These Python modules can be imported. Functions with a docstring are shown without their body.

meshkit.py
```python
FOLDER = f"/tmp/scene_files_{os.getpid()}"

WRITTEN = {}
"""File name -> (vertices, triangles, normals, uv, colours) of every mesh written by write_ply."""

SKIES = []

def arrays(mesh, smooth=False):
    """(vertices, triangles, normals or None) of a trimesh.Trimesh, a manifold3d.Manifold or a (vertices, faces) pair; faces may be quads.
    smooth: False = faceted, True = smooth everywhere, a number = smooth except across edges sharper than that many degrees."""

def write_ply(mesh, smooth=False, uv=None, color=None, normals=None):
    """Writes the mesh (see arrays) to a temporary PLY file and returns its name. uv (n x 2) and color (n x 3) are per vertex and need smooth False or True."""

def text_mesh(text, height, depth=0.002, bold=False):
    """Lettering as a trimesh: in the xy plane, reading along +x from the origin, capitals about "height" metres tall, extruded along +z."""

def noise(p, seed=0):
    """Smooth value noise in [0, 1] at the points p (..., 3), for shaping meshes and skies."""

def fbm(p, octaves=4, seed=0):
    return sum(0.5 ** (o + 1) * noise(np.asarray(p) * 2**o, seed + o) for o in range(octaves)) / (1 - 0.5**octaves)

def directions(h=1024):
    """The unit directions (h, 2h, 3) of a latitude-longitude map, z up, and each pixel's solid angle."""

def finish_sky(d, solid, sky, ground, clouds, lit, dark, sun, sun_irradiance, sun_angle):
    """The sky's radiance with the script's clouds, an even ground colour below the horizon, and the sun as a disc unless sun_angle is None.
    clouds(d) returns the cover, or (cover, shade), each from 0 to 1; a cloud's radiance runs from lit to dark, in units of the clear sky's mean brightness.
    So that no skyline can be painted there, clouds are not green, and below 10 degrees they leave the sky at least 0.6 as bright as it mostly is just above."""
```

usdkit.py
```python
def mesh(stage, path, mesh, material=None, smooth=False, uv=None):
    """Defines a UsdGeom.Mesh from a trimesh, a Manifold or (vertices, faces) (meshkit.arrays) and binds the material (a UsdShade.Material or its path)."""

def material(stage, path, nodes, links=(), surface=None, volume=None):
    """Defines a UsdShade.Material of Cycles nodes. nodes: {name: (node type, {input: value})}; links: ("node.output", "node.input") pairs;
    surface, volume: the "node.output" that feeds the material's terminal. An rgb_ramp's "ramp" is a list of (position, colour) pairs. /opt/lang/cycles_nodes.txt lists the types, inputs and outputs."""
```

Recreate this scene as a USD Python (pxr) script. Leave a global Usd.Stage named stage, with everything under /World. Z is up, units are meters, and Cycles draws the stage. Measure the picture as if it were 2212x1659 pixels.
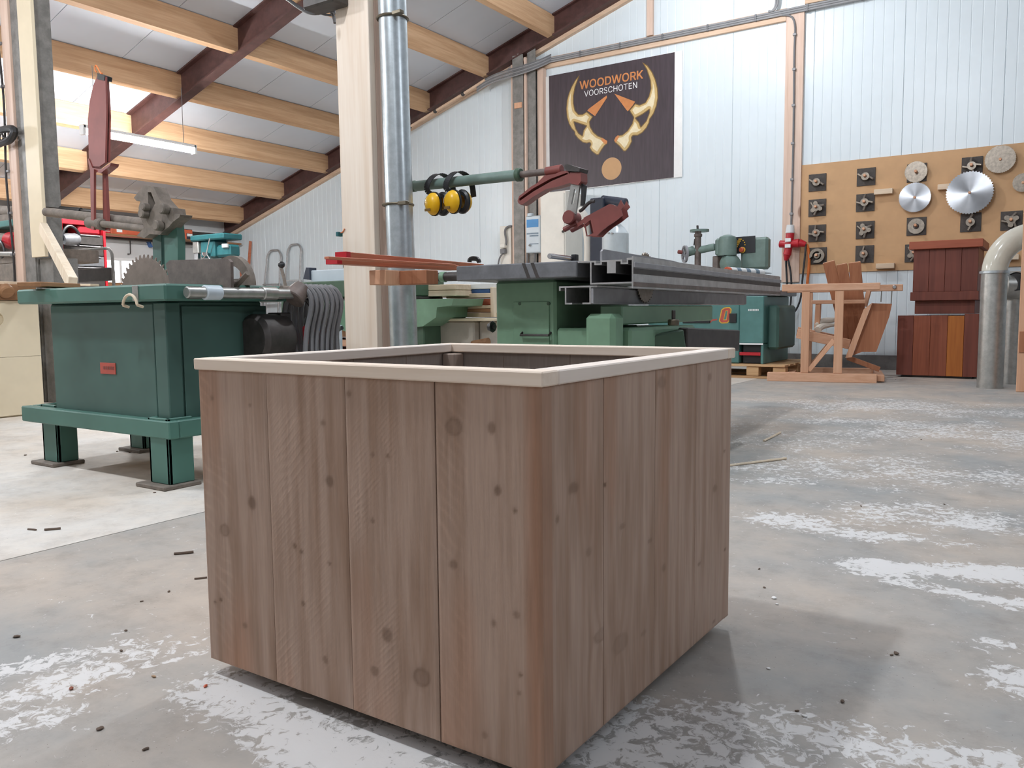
import math
import numpy as np
import trimesh
import meshkit
import usdkit
from pxr import Gf, Sdf, Usd, UsdGeom, UsdLux, UsdShade, Vt
from scipy.spatial import ConvexHull
from shapely import affinity
from shapely.geometry import Polygon, Point, box as sbox
from shapely.ops import unary_union

stage = Usd.Stage.CreateInMemory()
UsdGeom.SetStageUpAxis(stage, UsdGeom.Tokens.z)
UsdGeom.SetStageMetersPerUnit(stage, 1.0)
UsdGeom.Xform.Define(stage, "/World")
UsdGeom.Scope.Define(stage, "/World/Looks")
stage.SetDefaultPrim(stage.GetPrimAtPath("/World"))

# ---------------------------------------------------------------- camera (a phone held at 0.74 m, room axes: x along the gable wall, y towards it)
FPX, YAW, PITCH, ROLL, CAMH = 1782.108, -0.585475, -0.088307, -0.009801, 0.736831
EXPOSURE = 0.22
CXP, CYP = 1106.0, 829.5
_f = np.array([math.sin(YAW) * math.cos(PITCH), math.cos(YAW) * math.cos(PITCH), math.sin(PITCH)])
_r = np.array([math.cos(YAW), -math.sin(YAW), 0.0])
_u = np.cross(_r, _f)
_c, _s = math.cos(ROLL), math.sin(ROLL)
CAM = np.array([0.0, 0.0, CAMH])
AX = np.array([_c * _r + _s * _u, -_s * _r + _c * _u, _f])
cam = UsdGeom.Camera.Define(stage, "/World/camera")
m4 = np.eye(4)
m4[0, :3], m4[1, :3], m4[2, :3], m4[3, :3] = AX[0], AX[1], -AX[2], CAM
cam.AddTransformOp().Set(Gf.Matrix4d(*m4.ravel().tolist()))
cam.CreateHorizontalApertureAttr(36.0)
cam.CreateVerticalApertureAttr(27.0)
cam.CreateFocalLengthAttr(36.0 * FPX / 2212)
cam.CreateClippingRangeAttr(Gf.Vec2f(0.05, 200))
cam.CreateExposureAttr(EXPOSURE)

# lamp powers; the lamps hang in rows under the roof (their housings are built further down)
LAMPS = [(-2.55, 0.70, 4.35, 104), (-1.80, 4.65, 4.35, 66), (-3.45, 8.35, 4.75, 54), (5.5, 3.5, 4.2, 62), (-5.8, 1.0, 3.35, 56),
         (-9.4, -0.4, 2.6, 60), (1.8, -3.4, 4.35, 24), (-9.6, 3.0, 2.6, 34)]
LAMP_COL = (0.90, 0.945, 1.0)
LAMP_GAIN = 5.0
TUBE_EMIT = 320.0
WINDOW_EMIT = 2.4


def lamp_light(path, x, y, z, power, radius=0.11):
    l = UsdLux.SphereLight.Define(stage, path)
    l.AddTranslateOp().Set(Gf.Vec3d(x, y, z))
    l.CreateRadiusAttr(radius)
    l.CreateIntensityAttr(power * LAMP_GAIN)
    l.CreateColorAttr(Gf.Vec3f(*LAMP_COL))
    return l


# ---------------------------------------------------------------- helpers
def ray(px, py):
    return np.array([(px - CXP) / FPX, -(py - CYP) / FPX, 1.0]) @ AX


def on(px, py, axis, val):
    """The point of the plane axis = val that the photograph shows at pixel (px, py)."""
    d = ray(px, py)
    return CAM + d * (val - CAM[axis]) / d[axis]


def X(px, py, v): return on(px, py, 0, v)
def Y(px, py, v): return on(px, py, 1, v)
def Z(px, py, v=0.0): return on(px, py, 2, v)


class Fr:
    """A vertical working plane: s runs along it, d behind it, z up. Its pt() reads a pixel as (s, z)."""
    def __init__(self, o, ang):
        self.o = np.array([o[0], o[1], 0.0])
        a = math.radians(ang)
        self.ux, self.n = np.array([math.cos(a), math.sin(a), 0]), np.array([-math.sin(a), math.cos(a), 0])

    def pt(self, px, py, d=0.0):
        r = ray(px, py)
        t = ((self.o + self.n * d - CAM) @ self.n) / (r @ self.n)
        p = CAM + r * t - self.o
        return p @ self.ux, p[2]

    def w(self, s, d, z):
        return self.o + self.ux * s + self.n * d + np.array([0, 0, z])

    def pw(self, px, py, d=0.0):
        s, z = self.pt(px, py, d)
        return self.w(s, d, z)


_NAMES = {}


def numbered(parent, name):
    k = (parent, name)
    n = _NAMES.get(k, 0)
    _NAMES[k] = n + 1
    return name if n == 0 else f"{name}_{n:03d}"


def tag(path, label=None, cat=None, group=None, kind=None):
    p = stage.GetPrimAtPath(path)
    for k, v in (("label", label), ("category", cat), ("group", group), ("kind", kind)):
        if v:
            p.SetCustomDataByKey(k, v)
    return path


LOC = {"/World": np.zeros(3)}


def thing(name, label, cat, loc=(0, 0, 0), group=None, kind=None, parent="/World"):
    path = parent + "/" + numbered(parent, name)
    x = UsdGeom.Xform.Define(stage, path)
    x.AddTranslateOp().Set(Gf.Vec3d(*map(float, np.asarray(loc, float) - LOC.get(parent, np.zeros(3)))))
    LOC[path] = np.asarray(loc, float)
    return tag(path, label, cat, group, kind)


def copy_of(src, delta, label, rotz=0.0, scale=1.0, group=None):
    """Another one of the thing src (with its parts), delta metres from it."""
    name = src.rsplit("/", 1)[1]
    base = name[:-4] if name[-4:-3] == "_" and name[-3:].isdigit() else name
    path = "/World/" + numbered("/World", base)
    x = UsdGeom.Xform.Define(stage, path)
    pr = x.GetPrim()
    pr.GetReferences().AddInternalReference(Sdf.Path(src))
    loc = LOC[src] + np.asarray(delta, float)
    x.ClearXformOpOrder()
    x.AddTranslateOp().Set(Gf.Vec3d(*map(float, loc)))
    if rotz:
        x.AddRotateXYZOp().Set(Gf.Vec3f(*(rotz if np.ndim(rotz) else (0, 0, rotz))))
    if scale != 1.0:
        x.AddScaleOp().Set(Gf.Vec3f(scale, scale, scale))
    pr.SetInstanceable(True)
    LOC[path] = loc
    return tag(path, label, None, group)


def ortho(d, up=(0, 0, 1)):
    d = np.asarray(d, float)
    d = d / np.linalg.norm(d)
    up = np.asarray(up, float)
    if abs(d @ up) > 0.97 * np.linalg.norm(up):
        up = np.array([1.0, 0, 0]) if abs(d[0]) < 0.9 else np.array([0, 1.0, 0])
    a = np.cross(up, d)
    a /= np.linalg.norm(a)
    return a, np.cross(d, a), d


def _box_topology():
    pts = []
    for sx in (-1, 1):
        for sy in (-1, 1):
            for sz in (-1, 1):
                for k in range(3):
                    v = [0.8 * sx, 0.8 * sy, 0.8 * sz]
                    v[k] = (sx, sy, sz)[k] * 1.0
                    pts.append(v)
    pts = np.array(pts)
    h = ConvexHull(pts)
    f = h.simplices.copy()
    for i, t in enumerate(f):
        n = np.cross(pts[t[1]] - pts[t[0]], pts[t[2]] - pts[t[0]])
        if n @ pts[t].mean(0) < 0:
            f[i] = t[::-1]
    sign = np.sign(pts)
    full = np.isclose(np.abs(pts), 1.0)
    return sign, full, f


BS, BF, BT = _box_topology()
B12 = trimesh.creation.box((2, 2, 2))


class MB:
    """Collects shapes; build() makes them one Mesh."""
    def __init__(self):
        self.v, self.f, self.n = [], [], 0

    def add(self, v, f):
        v, f = np.asarray(v, float), np.asarray(f, int)
        self.v.append(v)
        self.f.append(f + self.n)
        self.n += len(v)
        return self

    def tm(self, m, mat=None):
        m = m.copy()
        if mat is not None:
            m.apply_transform(mat)
        return self.add(m.vertices, m.faces)

    def obox(self, c, axes, half, bev=0.003):
        half, axes = np.asarray(half, float), np.asarray(axes, float)
        b = min(bev, 0.4 * half.min())
        if b <= 0:
            loc, f = B12.vertices * half, B12.faces
        else:
            loc, f = BS * (half - np.where(BF, 0, b)), BT
        v = np.asarray(c, float) + loc @ axes
        if np.linalg.det(axes) < 0:
            f = f[:, ::-1]
        return self.add(v, f)

    def box(self, x0, x1, y0, y1, z0, z1, bev=0.003):
        return self.obox(((x0 + x1) / 2, (y0 + y1) / 2, (z0 + z1) / 2), np.eye(3), (abs(x1 - x0) / 2, abs(y1 - y0) / 2, abs(z1 - z0) / 2), bev)

    def beam(self, p0, p1, w, h, bev=0.003, up=(0, 0, 1)):
        """A bar from p0 to p1, w wide and h high."""
        p0, p1 = np.asarray(p0, float), np.asarray(p1, float)
        a, b, d = ortho(p1 - p0, up)
        return self.obox((p0 + p1) / 2, np.array([a, b, d]), (w / 2, h / 2, np.linalg.norm(p1 - p0) / 2), bev)

    def fbox(self, fr, s0, s1, d0, d1, z0, z1, bev=0.003):
        return self.obox(fr.w((s0 + s1) / 2, (d0 + d1) / 2, (z0 + z1) / 2), np.array([fr.ux, fr.n, [0, 0, 1]]), (abs(s1 - s0) / 2, abs(d1 - d0) / 2, abs(z1 - z0) / 2), bev)

    def cyl(self, p0, p1, r, r1=None, n=20, bev=0.0):
        r1 = r if r1 is None else r1
        L = np.linalg.norm(np.asarray(p1, float) - p0)
        prof = [(0, 0), (r - bev, 0)] + ([(r, bev)] if bev else []) + ([(r1, L - bev)] if bev else []) + [(r1 - bev, L), (0, L)]
        return self.lathe(prof, p0, np.asarray(p1, float) - p0, n)

    def lathe(self, prof, o, axis=(0, 0, 1), n=24):
        a, b, d = ortho(axis)
        prof = np.asarray(prof, float)
        ang = np.arange(n) * 2 * np.pi / n
        v = np.asarray(o, float) + (prof[:, None, 0, None] * (np.cos(ang)[None, :, None] * a + np.sin(ang)[None, :, None] * b) + prof[:, None, 1, None] * d)
        m = len(prof)
        i, j = np.meshgrid(np.arange(m - 1), np.arange(n), indexing="ij")
        q = np.stack([i * n + j, i * n + (j + 1) % n, (i + 1) * n + (j + 1) % n, (i + 1) * n + j], -1).reshape(-1, 4)
        f = np.vstack([q[:, [0, 1, 2]], q[:, [0, 2, 3]]])
        v = v.reshape(-1, 3)
        keep = np.linalg.norm(np.cross(v[f[:, 1]] - v[f[:, 0]], v[f[:, 2]] - v[f[:, 0]]), axis=1) > 1e-12
        return self.add(v, f[keep])

    def tube(self, pts, r, n=8, caps=True):
        p = np.asarray(pts, float)
        t = np.gradient(p, axis=0)
        t /= np.linalg.norm(t, axis=1, keepdims=True) + 1e-12
        a = np.zeros_like(p)
        a[0] = ortho(t[0])[0]
        for k in range(1, len(p)):
            q = a[k - 1] - t[k] * (a[k - 1] @ t[k])
            a[k] = q / (np.linalg.norm(q) + 1e-12)
        b = np.cross(t, a)
        ang = np.arange(n) * 2 * np.pi / n
        rr = np.broadcast_to(r, (len(p),))
        v = (p[:, None] + rr[:, None, None] * (np.cos(ang)[None, :, None] * a[:, None] + np.sin(ang)[None, :, None] * b[:, None])).reshape(-1, 3)
        i, j = np.meshgrid(np.arange(len(p) - 1), np.arange(n), indexing="ij")
        q = np.stack([i * n + j, i * n + (j + 1) % n, (i + 1) * n + (j + 1) % n, (i + 1) * n + j], -1).reshape(-1, 4)
        f = [q[:, [0, 1, 2]], q[:, [0, 2, 3]]]
        if caps:
            e = (len(p) - 1) * n
            f += [np.array([[0, k + 1, k] for k in range(1, n - 1)]), np.array([[e, e + k, e + k + 1] for k in range(1, n - 1)])]
        return self.add(v, np.vstack(f))

    def prism(self, poly, o, ux, uy, depth):
        """Extrudes a shapely polygon (coordinates along ux, uy from o) by depth along ux x uy."""
        ux, uy = np.asarray(ux, float), np.asarray(uy, float)
        for g in getattr(poly, "geoms", [poly]):
            if g.is_empty or g.area < 1e-9:
                continue
            m = trimesh.creation.extrude_polygon(g, abs(depth), engine="earcut")
            v = np.array(m.vertices)
            w = np.cross(ux, uy) * np.sign(depth)
            f = m.faces if depth > 0 else m.faces[:, ::-1]
            self.add(np.asarray(o, float) + v[:, :1] * ux + v[:, 1:2] * uy + v[:, 2:] * w, f)
        return self

    def trace(self, fr, pxs, d0, d1, holes=()):
        """An outline read from the photograph in the plane d0 of fr, extruded back to d1."""
        poly = Polygon([fr.pt(a, b, d0) for a, b in pxs], [[fr.pt(a, b, d0) for a, b in h] for h in holes]).buffer(0)
        return self.prism(poly, fr.w(0, d0, 0), fr.ux, (0, 0, 1), -(d1 - d0))

    def ball(self, c, r, scale=(1, 1, 1), sub=2):
        m = trimesh.creation.icosphere(subdivisions=sub, radius=1)
        return self.add(np.asarray(c, float) + m.vertices * np.asarray(scale) * r, m.faces)

    def build(self, name, mat, parent=None, label=None, cat=None, group=None, kind=None, smooth=None, col=None):
        par = parent or "/World"
        path = par + "/" + numbered(par, name)
        v, f = np.vstack(self.v), np.vstack(self.f)
        o = LOC.get(par, np.zeros(3))
        if col is not None:
            me = usdkit.mesh(stage, path, trimesh.Trimesh(v - o, f, process=False), LOOK(mat), smooth=smooth is True)
            pv = UsdGeom.PrimvarsAPI(me).CreatePrimvar("tint", Sdf.ValueTypeNames.Color3fArray, "vertex")
            pv.Set(Vt.Vec3fArray.FromNumpy(np.asarray(col, np.float32)))
        else:
            me = usdkit.mesh(stage, path, trimesh.Trimesh(v - o, f, process=False), LOOK(mat), smooth=35 if smooth is None else smooth)
        LOC[path] = o
        return tag(path, label, cat, group, kind)


def disc_poly(r, n=48): return Polygon([(r * math.cos(2 * math.pi * k / n), r * math.sin(2 * math.pi * k / n)) for k in range(n)])


def blade_poly(r, teeth, depth, bore=0.015):
    pts = []
    for k in range(teeth):
        a = 2 * math.pi * k / teeth
        w = 2 * math.pi / teeth
        for da, rr in ((0.0, r), (0.22, r * 0.995), (0.5, r - depth), (0.9, r - depth * 0.75)):
            pts.append((rr * math.cos(a + da * w), rr * math.sin(a + da * w)))
    return Polygon(pts, [disc_poly(bore, 16).exterior.coords])


def arc(c, r, a0, a1, ux, uy, n=12):
    t = np.radians(np.linspace(a0, a1, n))
    return [np.asarray(c, float) + r * math.cos(k) * np.asarray(ux, float) + r * math.sin(k) * np.asarray(uy, float) for k in t]


def smooth_path(pts, n=40):
    from scipy.interpolate import CubicSpline
    p = np.asarray(pts, float)
    t = np.concatenate([[0], np.cumsum(np.linalg.norm(np.diff(p, axis=0), axis=1))])
    return CubicSpline(t, p)(np.linspace(0, t[-1], n))

# ---------------------------------------------------------------- materials
_LOOKS = {}


def srgb(r, g, b):
    return tuple((c / 255 / 12.92) if c / 255 <= 0.04045 else ((c / 255 + 0.055) / 1.055) ** 2.4 for c in (r, g, b))


def LOOK(name): return _LOOKS[name]


def mat(name, nodes, links, surface="p.BSDF"):
    _LOOKS[name] = usdkit.material(stage, "/World/Looks/" + name, nodes, links, surface=surface)


def mix(c, k): return tuple(min(1.0, x * k) for x in c)


def plain(name, c, rough=0.5, metallic=0.0, spec=0.5, dirt=0.18, scale=6.0, bump=0.0, coat=0.0, dirt_col=None, aniso=None):
    """Paint, plastic or metal with uneven dust and wear."""
    c = srgb(*c)
    d = srgb(*dirt_col) if dirt_col else mix(c, 1 - dirt)
    nodes = {"tc": ("texture_coordinate", {}), "mp": ("mapping", {"scale": aniso or (1, 1, 1)}), "n": ("noise_texture", {"scale": scale, "detail": 6, "roughness": 0.65}),
             "r": ("rgb_ramp", {"ramp": [(0.0, d), (0.38, mix(d, 1.0)), (0.62, c), (1.0, mix(c, 1.06))]}),
             "p": ("principled_bsdf", {"roughness": rough, "metallic": metallic, "specular_ior_level": spec, "coat_weight": coat})}
    links = [("tc.object", "mp.vector"), ("mp.vector", "n.vector"), ("n.fac", "r.fac"), ("r.color", "p.base_color")]
    if bump:
        nodes["b"] = ("bump", {"strength": bump, "distance": 0.004})
        links += [("n.fac", "b.height"), ("b.normal", "p.normal")]
    mat(name, nodes, links)


def worn(name, c, under, amount=0.55, rough=0.5, scale=9.0, dirt=0.25):
    """Old paint with chips that show what lies under it."""
    c, u = srgb(*c), srgb(*under)
    mat(name, {"tc": ("texture_coordinate", {}), "n": ("noise_texture", {"scale": scale, "detail": 9, "roughness": 0.72}), "n2": ("noise_texture", {"scale": 2.2, "detail": 4}),
               "r": ("rgb_ramp", {"ramp": [(0, (0, 0, 0)), (amount + 0.06, (0, 0, 0)), (amount + 0.09, (1, 1, 1)), (1, (1, 1, 1))]}),
               "r2": ("rgb_ramp", {"ramp": [(0.3, mix(c, 1 - dirt)), (0.65, c)]}),
               "m": ("mix_color", {"b": u}), "b": ("bump", {"strength": 0.25, "distance": 0.002}), "p": ("principled_bsdf", {"roughness": rough})},
        [("tc.object", "n.vector"), ("tc.object", "n2.vector"), ("n.fac", "r.fac"), ("n2.fac", "r2.fac"), ("r.color", "m.fac"), ("r2.color", "m.a"), ("m.result", "p.base_color"),
         ("n.fac", "b.height"), ("b.normal", "p.normal")])


def wood(name, light, dark, axis="z", fine=1.0, rough=0.62, var=0.10, contrast=1.0, spec=0.35, bump=0.25, knots=0.0):
    """Timber with its grain along one axis; each piece gets its own tone."""
    l, d = srgb(*light), srgb(*dark)
    k = {"x": (0.05, 1, 1), "y": (1, 0.05, 1), "z": (1, 1, 0.05)}[axis]
    kk = {"x": (0.45, 1, 1), "y": (1, 0.45, 1), "z": (1, 1, 0.45)}[axis]
    mid = tuple((a * 0.6 + b * 0.4) for a, b in zip(l, d))
    nodes = {"tc": ("texture_coordinate", {}), "oi": ("object_info", {}), "of": ("math", {"math_type": "multiply", "value2": 37.0}), "cx": ("combine_xyz", {}),
             "mp": ("mapping", {"scale": k}), "n": ("noise_texture", {"scale": 16 * fine, "detail": 7, "roughness": 0.62, "distortion": 0.7}),
             "n2": ("noise_texture", {"scale": 70 * fine, "detail": 3}), "ad": ("mix_float", {"fac": 0.3}),
             "r": ("rgb_ramp", {"ramp": [(0.5 - 0.22 / contrast, d), (0.5, mid), (0.5 + 0.16 / contrast, l)]}),
             "vr": ("map_range", {"from_min": 0.0, "from_max": 1.0, "to_min": 1 - var, "to_max": 1 + var}), "h": ("hsv", {"saturation": 1.0}),
             "b": ("bump", {"strength": bump, "distance": 0.002}), "p": ("principled_bsdf", {"roughness": rough, "specular_ior_level": spec})}
    links = [("tc.object", "mp.vector"), ("oi.random", "of.value1"), ("of.value", "cx.x"), ("of.value", "cx.y"), ("of.value", "cx.z"), ("cx.vector", "mp.location"),
             ("mp.vector", "n.vector"), ("mp.vector", "n2.vector"), ("n.fac", "ad.a"), ("n2.fac", "ad.b"), ("ad.result", "r.fac"), ("oi.random", "vr.value"), ("vr.result", "h.value"),
             ("n.fac", "b.height"), ("b.normal", "p.normal")]
    if knots:
        nodes |= {"mk": ("mapping", {"scale": kk}), "vo": ("voronoi_texture", {"scale": knots}), "rk": ("rgb_ramp", {"ramp": [(0.0, mix(d, 0.45)), (0.055, mix(d, 0.6)), (0.09, (1, 1, 1))]}),
                  "mm": ("mix_color", {"blend_type": "multiply", "fac": 0.8})}
        links += [("tc.object", "mk.vector"), ("cx.vector", "mk.location"), ("mk.vector", "vo.vector"), ("vo.distance", "rk.fac"), ("r.color", "mm.a"), ("rk.color", "mm.b"), ("mm.result", "h.color")]
    else:
        links += [("r.color", "h.color")]
    links += [("h.color", "p.base_color")]
    mat(name, nodes, links)


def tinted(name, rough=0.6, bump=0.0, spec=0.4, noise=(0.86, 1.08), scale=(90, 90, 6)):
    """Colour of its own at every vertex (print, timber figure), with a fine fibre over it."""
    mat(name, {"at": ("attribute", {"attribute": "tint"}), "tc": ("texture_coordinate", {}), "mp": ("mapping", {"scale": scale}), "n": ("noise_texture", {"scale": 1.0, "detail": 5, "roughness": 0.6}),
               "mr": ("map_range", {"from_min": 0.25, "from_max": 0.75, "to_min": noise[0], "to_max": noise[1]}), "h": ("hsv", {}),
               "b": ("bump", {"strength": bump, "distance": 0.0015}), "p": ("principled_bsdf", {"roughness": rough, "specular_ior_level": spec})},
        [("tc.object", "mp.vector"), ("mp.vector", "n.vector"), ("n.fac", "mr.value"), ("mr.result", "h.value"), ("at.color", "h.color"), ("h.color", "p.base_color"), ("n.fac", "b.height"), ("b.normal", "p.normal")])


def emit(name, c, strength):
    mat(name, {"e": ("emission", {"color": c, "strength": strength})}, [], surface="e.emission")


WALL = (219, 229, 234)
plain("wall_sheet", WALL, rough=0.34, spec=0.5, dirt=0.04, scale=1.2)
plain("roof_sheet", (206, 213, 223), rough=0.36, spec=0.5, dirt=0.05, scale=1.0)
plain("plinth", (120, 118, 116), rough=0.9, dirt=0.3, scale=7, bump=0.3)
plain("room_wall", (205, 206, 206), rough=0.6, dirt=0.08, scale=1)
wood("purlin_wood", (210, 174, 138), (176, 136, 100), "y", fine=0.8, var=0.06, knots=1.6)
wood("trim_wood_x", (222, 196, 172), (194, 158, 128), "x", fine=0.8, var=0.05)
wood("trim_wood_z", (224, 200, 184), (200, 168, 148), "z", fine=0.7, var=0.05, knots=2.2)
wood("post_wood", (240, 228, 214), (214, 190, 166), "z", fine=0.55, var=0.03, contrast=0.8, knots=3.0)
plain("rafter_steel", (88, 58, 54), rough=0.55, dirt=0.35, scale=8)
plain("column_steel", (140, 138, 134), rough=0.6, dirt=0.3, scale=12, metallic=0.25)
plain("galvanised", (196, 204, 208), rough=0.32, metallic=0.7, dirt=0.16, scale=22)
plain("galvanised_dull", (186, 186, 182), rough=0.36, metallic=0.75, dirt=0.2, scale=16)
plain("clamp_steel", (128, 120, 104), rough=0.4, metallic=0.8, dirt=0.3)
plain("conduit", (150, 150, 152), rough=0.5, dirt=0.15)
plain("cable_grey", (120, 120, 122), rough=0.5, dirt=0.15)
plain("cable_black", (46, 46, 48), rough=0.45, dirt=0.2)
plain("cable_orange", (226, 120, 50), rough=0.5)
worn("saw_green", (78, 122, 110), (150, 140, 120), amount=0.66, scale=7, dirt=0.3)
worn("saw_green_dark", (72, 106, 98), (40, 34, 30), amount=0.66, scale=5, dirt=0.35)
plain("panel_saw_green", (122, 158, 130), rough=0.45, dirt=0.12)
plain("panel_saw_green_dark", (70, 96, 76), rough=0.5, dirt=0.2)
plain("teal", (84, 130, 126), rough=0.45, dirt=0.14)
plain("drill_teal", (40, 100, 106), rough=0.35, dirt=0.2)
plain("sander_green", (116, 138, 130), rough=0.42, dirt=0.2)
plain("cast_iron", (122, 124, 128), rough=0.42, metallic=0.25, dirt=0.25, scale=14)
plain("fence_steel", (120, 108, 102), rough=0.5, metallic=0.15, dirt=0.35, scale=14)
plain("rusty_blade", (146, 130, 120), rough=0.42, metallic=0.35, dirt=0.3, scale=10)
plain("aluminium", (196, 196, 196), rough=0.4, metallic=0.8, dirt=0.22, scale=14)
plain("aluminium_dull", (158, 158, 162), rough=0.5, metallic=0.2, dirt=0.2, scale=10)
plain("chrome", (214, 214, 216), rough=0.2, metallic=1.0, dirt=0.1)
plain("tool_steel", (150, 140, 128), rough=0.36, metallic=0.8, dirt=0.3, scale=30)
plain("dark_steel", (78, 74, 72), rough=0.5, metallic=0.4, dirt=0.3, scale=16)
plain("dusty_iron", (128, 118, 108), rough=0.75, dirt=0.3, scale=18)
plain("black_plastic", (34, 35, 38), rough=0.4, dirt=0.2)
plain("dark_navy", (50, 56, 70), rough=0.45, dirt=0.2)
plain("peg_tile", (84, 78, 74), rough=0.8, dirt=0.25, scale=30, bump=0.3)
plain("guard_red", (136, 72, 66), rough=0.45, dirt=0.2)
plain("red_plastic", (188, 34, 46), rough=0.35, dirt=0.12)
plain("white_plastic", (226, 228, 228), rough=0.4, dirt=0.08)
plain("ear_yellow", (240, 186, 22), rough=0.35, dirt=0.08)
plain("cushion_cream", (214, 208, 196), rough=0.8, dirt=0.12)
plain("blue_sheet", (56, 98, 156), rough=0.5)
plain("label_blue", (66, 140, 200), rough=0.5, dirt=0.05)
plain("label_white", (232, 234, 234), rough=0.5, dirt=0.05)
plain("sign_red", (190, 84, 70), rough=0.5)
plain("cabinet_beige", (222, 218, 208), rough=0.45, dirt=0.06)
plain("enclosure_grey", (196, 208, 216), rough=0.4, dirt=0.06)
plain("machine_beige", (186, 178, 166), rough=0.6, dirt=0.2, scale=4)
plain("orange_box", (206, 98, 66), rough=0.5)
plain("bright_green", (120, 160, 70), rough=0.5)
plain("paper", (238, 238, 236), rough=0.6, dirt=0.06)
plain("hose_clear", (198, 208, 212), rough=0.25, dirt=0.1)
plain("pvc_elbow", (208, 204, 190), rough=0.16, dirt=0.10, scale=3)
plain("print_orange", (214, 140, 84), rough=0.5)
plain("print_white", (236, 236, 236), rough=0.5, dirt=0.04)
plain("print_yellow", (226, 178, 60), rough=0.5)
plain("print_dark", (36, 38, 42), rough=0.5)
plain("print_grey", (120, 140, 156), rough=0.5)
plain("banner_cloth", (74, 64, 70), rough=0.42, dirt=0.28, scale=3.0, aniso=(9, 9, 0.7))
plain("gold", (206, 176, 118), rough=0.4, dirt=0.1, scale=12)
plain("gold_light", (240, 226, 190), rough=0.4, dirt=0.12, scale=12)
plain("gold_dark", (134, 106, 58), rough=0.4, dirt=0.15, scale=12)
plain("mdf", (202, 160, 116), rough=0.6, dirt=0.07, scale=5)
plain("plywood_cream", (226, 212, 184), rough=0.6, dirt=0.06, scale=3)
plain("scrap_dust", (190, 160, 130), rough=0.9, dirt=0.3, scale=20)
plain("chip_dark", (112, 96, 84), rough=0.9, dirt=0.3)
wood("chair_wood", (220, 174, 142), (194, 142, 110), "z", fine=0.8, var=0.07)
wood("chair_wood_x", (222, 178, 148), (196, 146, 114), "x", fine=0.8, var=0.07)
wood("chair_dark", (172, 116, 84), (138, 86, 58), "z", fine=0.8, var=0.06)
wood("mahogany", (150, 84, 58), (112, 56, 38), "z", fine=0.9, var=0.24, rough=0.5)
wood("mahogany_dark", (124, 68, 54), (96, 50, 40), "z", fine=0.9, var=0.10, rough=0.5)
wood("mahogany_amber", (184, 112, 48), (150, 82, 32), "z", fine=0.9, var=0.05, rough=0.5)
wood("mahogany_x", (168, 92, 66), (132, 66, 46), "x", fine=0.9, var=0.06, rough=0.5)
wood("board_red", (196, 122, 92), (160, 88, 62), "y", fine=0.9, var=0.06, rough=0.5)
wood("pale_wood", (236, 222, 200), (214, 192, 162), "z", fine=0.6, var=0.04)
wood("pale_wood_x", (232, 214, 190), (206, 178, 148), "x", fine=0.6, var=0.06)
wood("brown_plank", (158, 118, 84), (120, 84, 58), "y", fine=0.7, var=0.08)
wood("pallet_wood", (206, 170, 128), (170, 130, 90), "x", fine=0.7, var=0.1)
wood("rim_wood_x", (246, 230, 214), (226, 204, 182), "x", fine=0.9, var=0.04, bump=0.4)
wood("rim_wood_y", (242, 230, 220), (224, 208, 194), "y", fine=0.9, var=0.04, bump=0.4)
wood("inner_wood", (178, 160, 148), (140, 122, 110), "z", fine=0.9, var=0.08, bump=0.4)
tinted("plank_wood", rough=0.62, bump=0.45, spec=0.35, scale=(150, 150, 8))
emit("tube_glow", (1.0, 0.985, 0.97), TUBE_EMIT)
emit("lamp_glow", LAMP_COL, 12.0)
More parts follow.
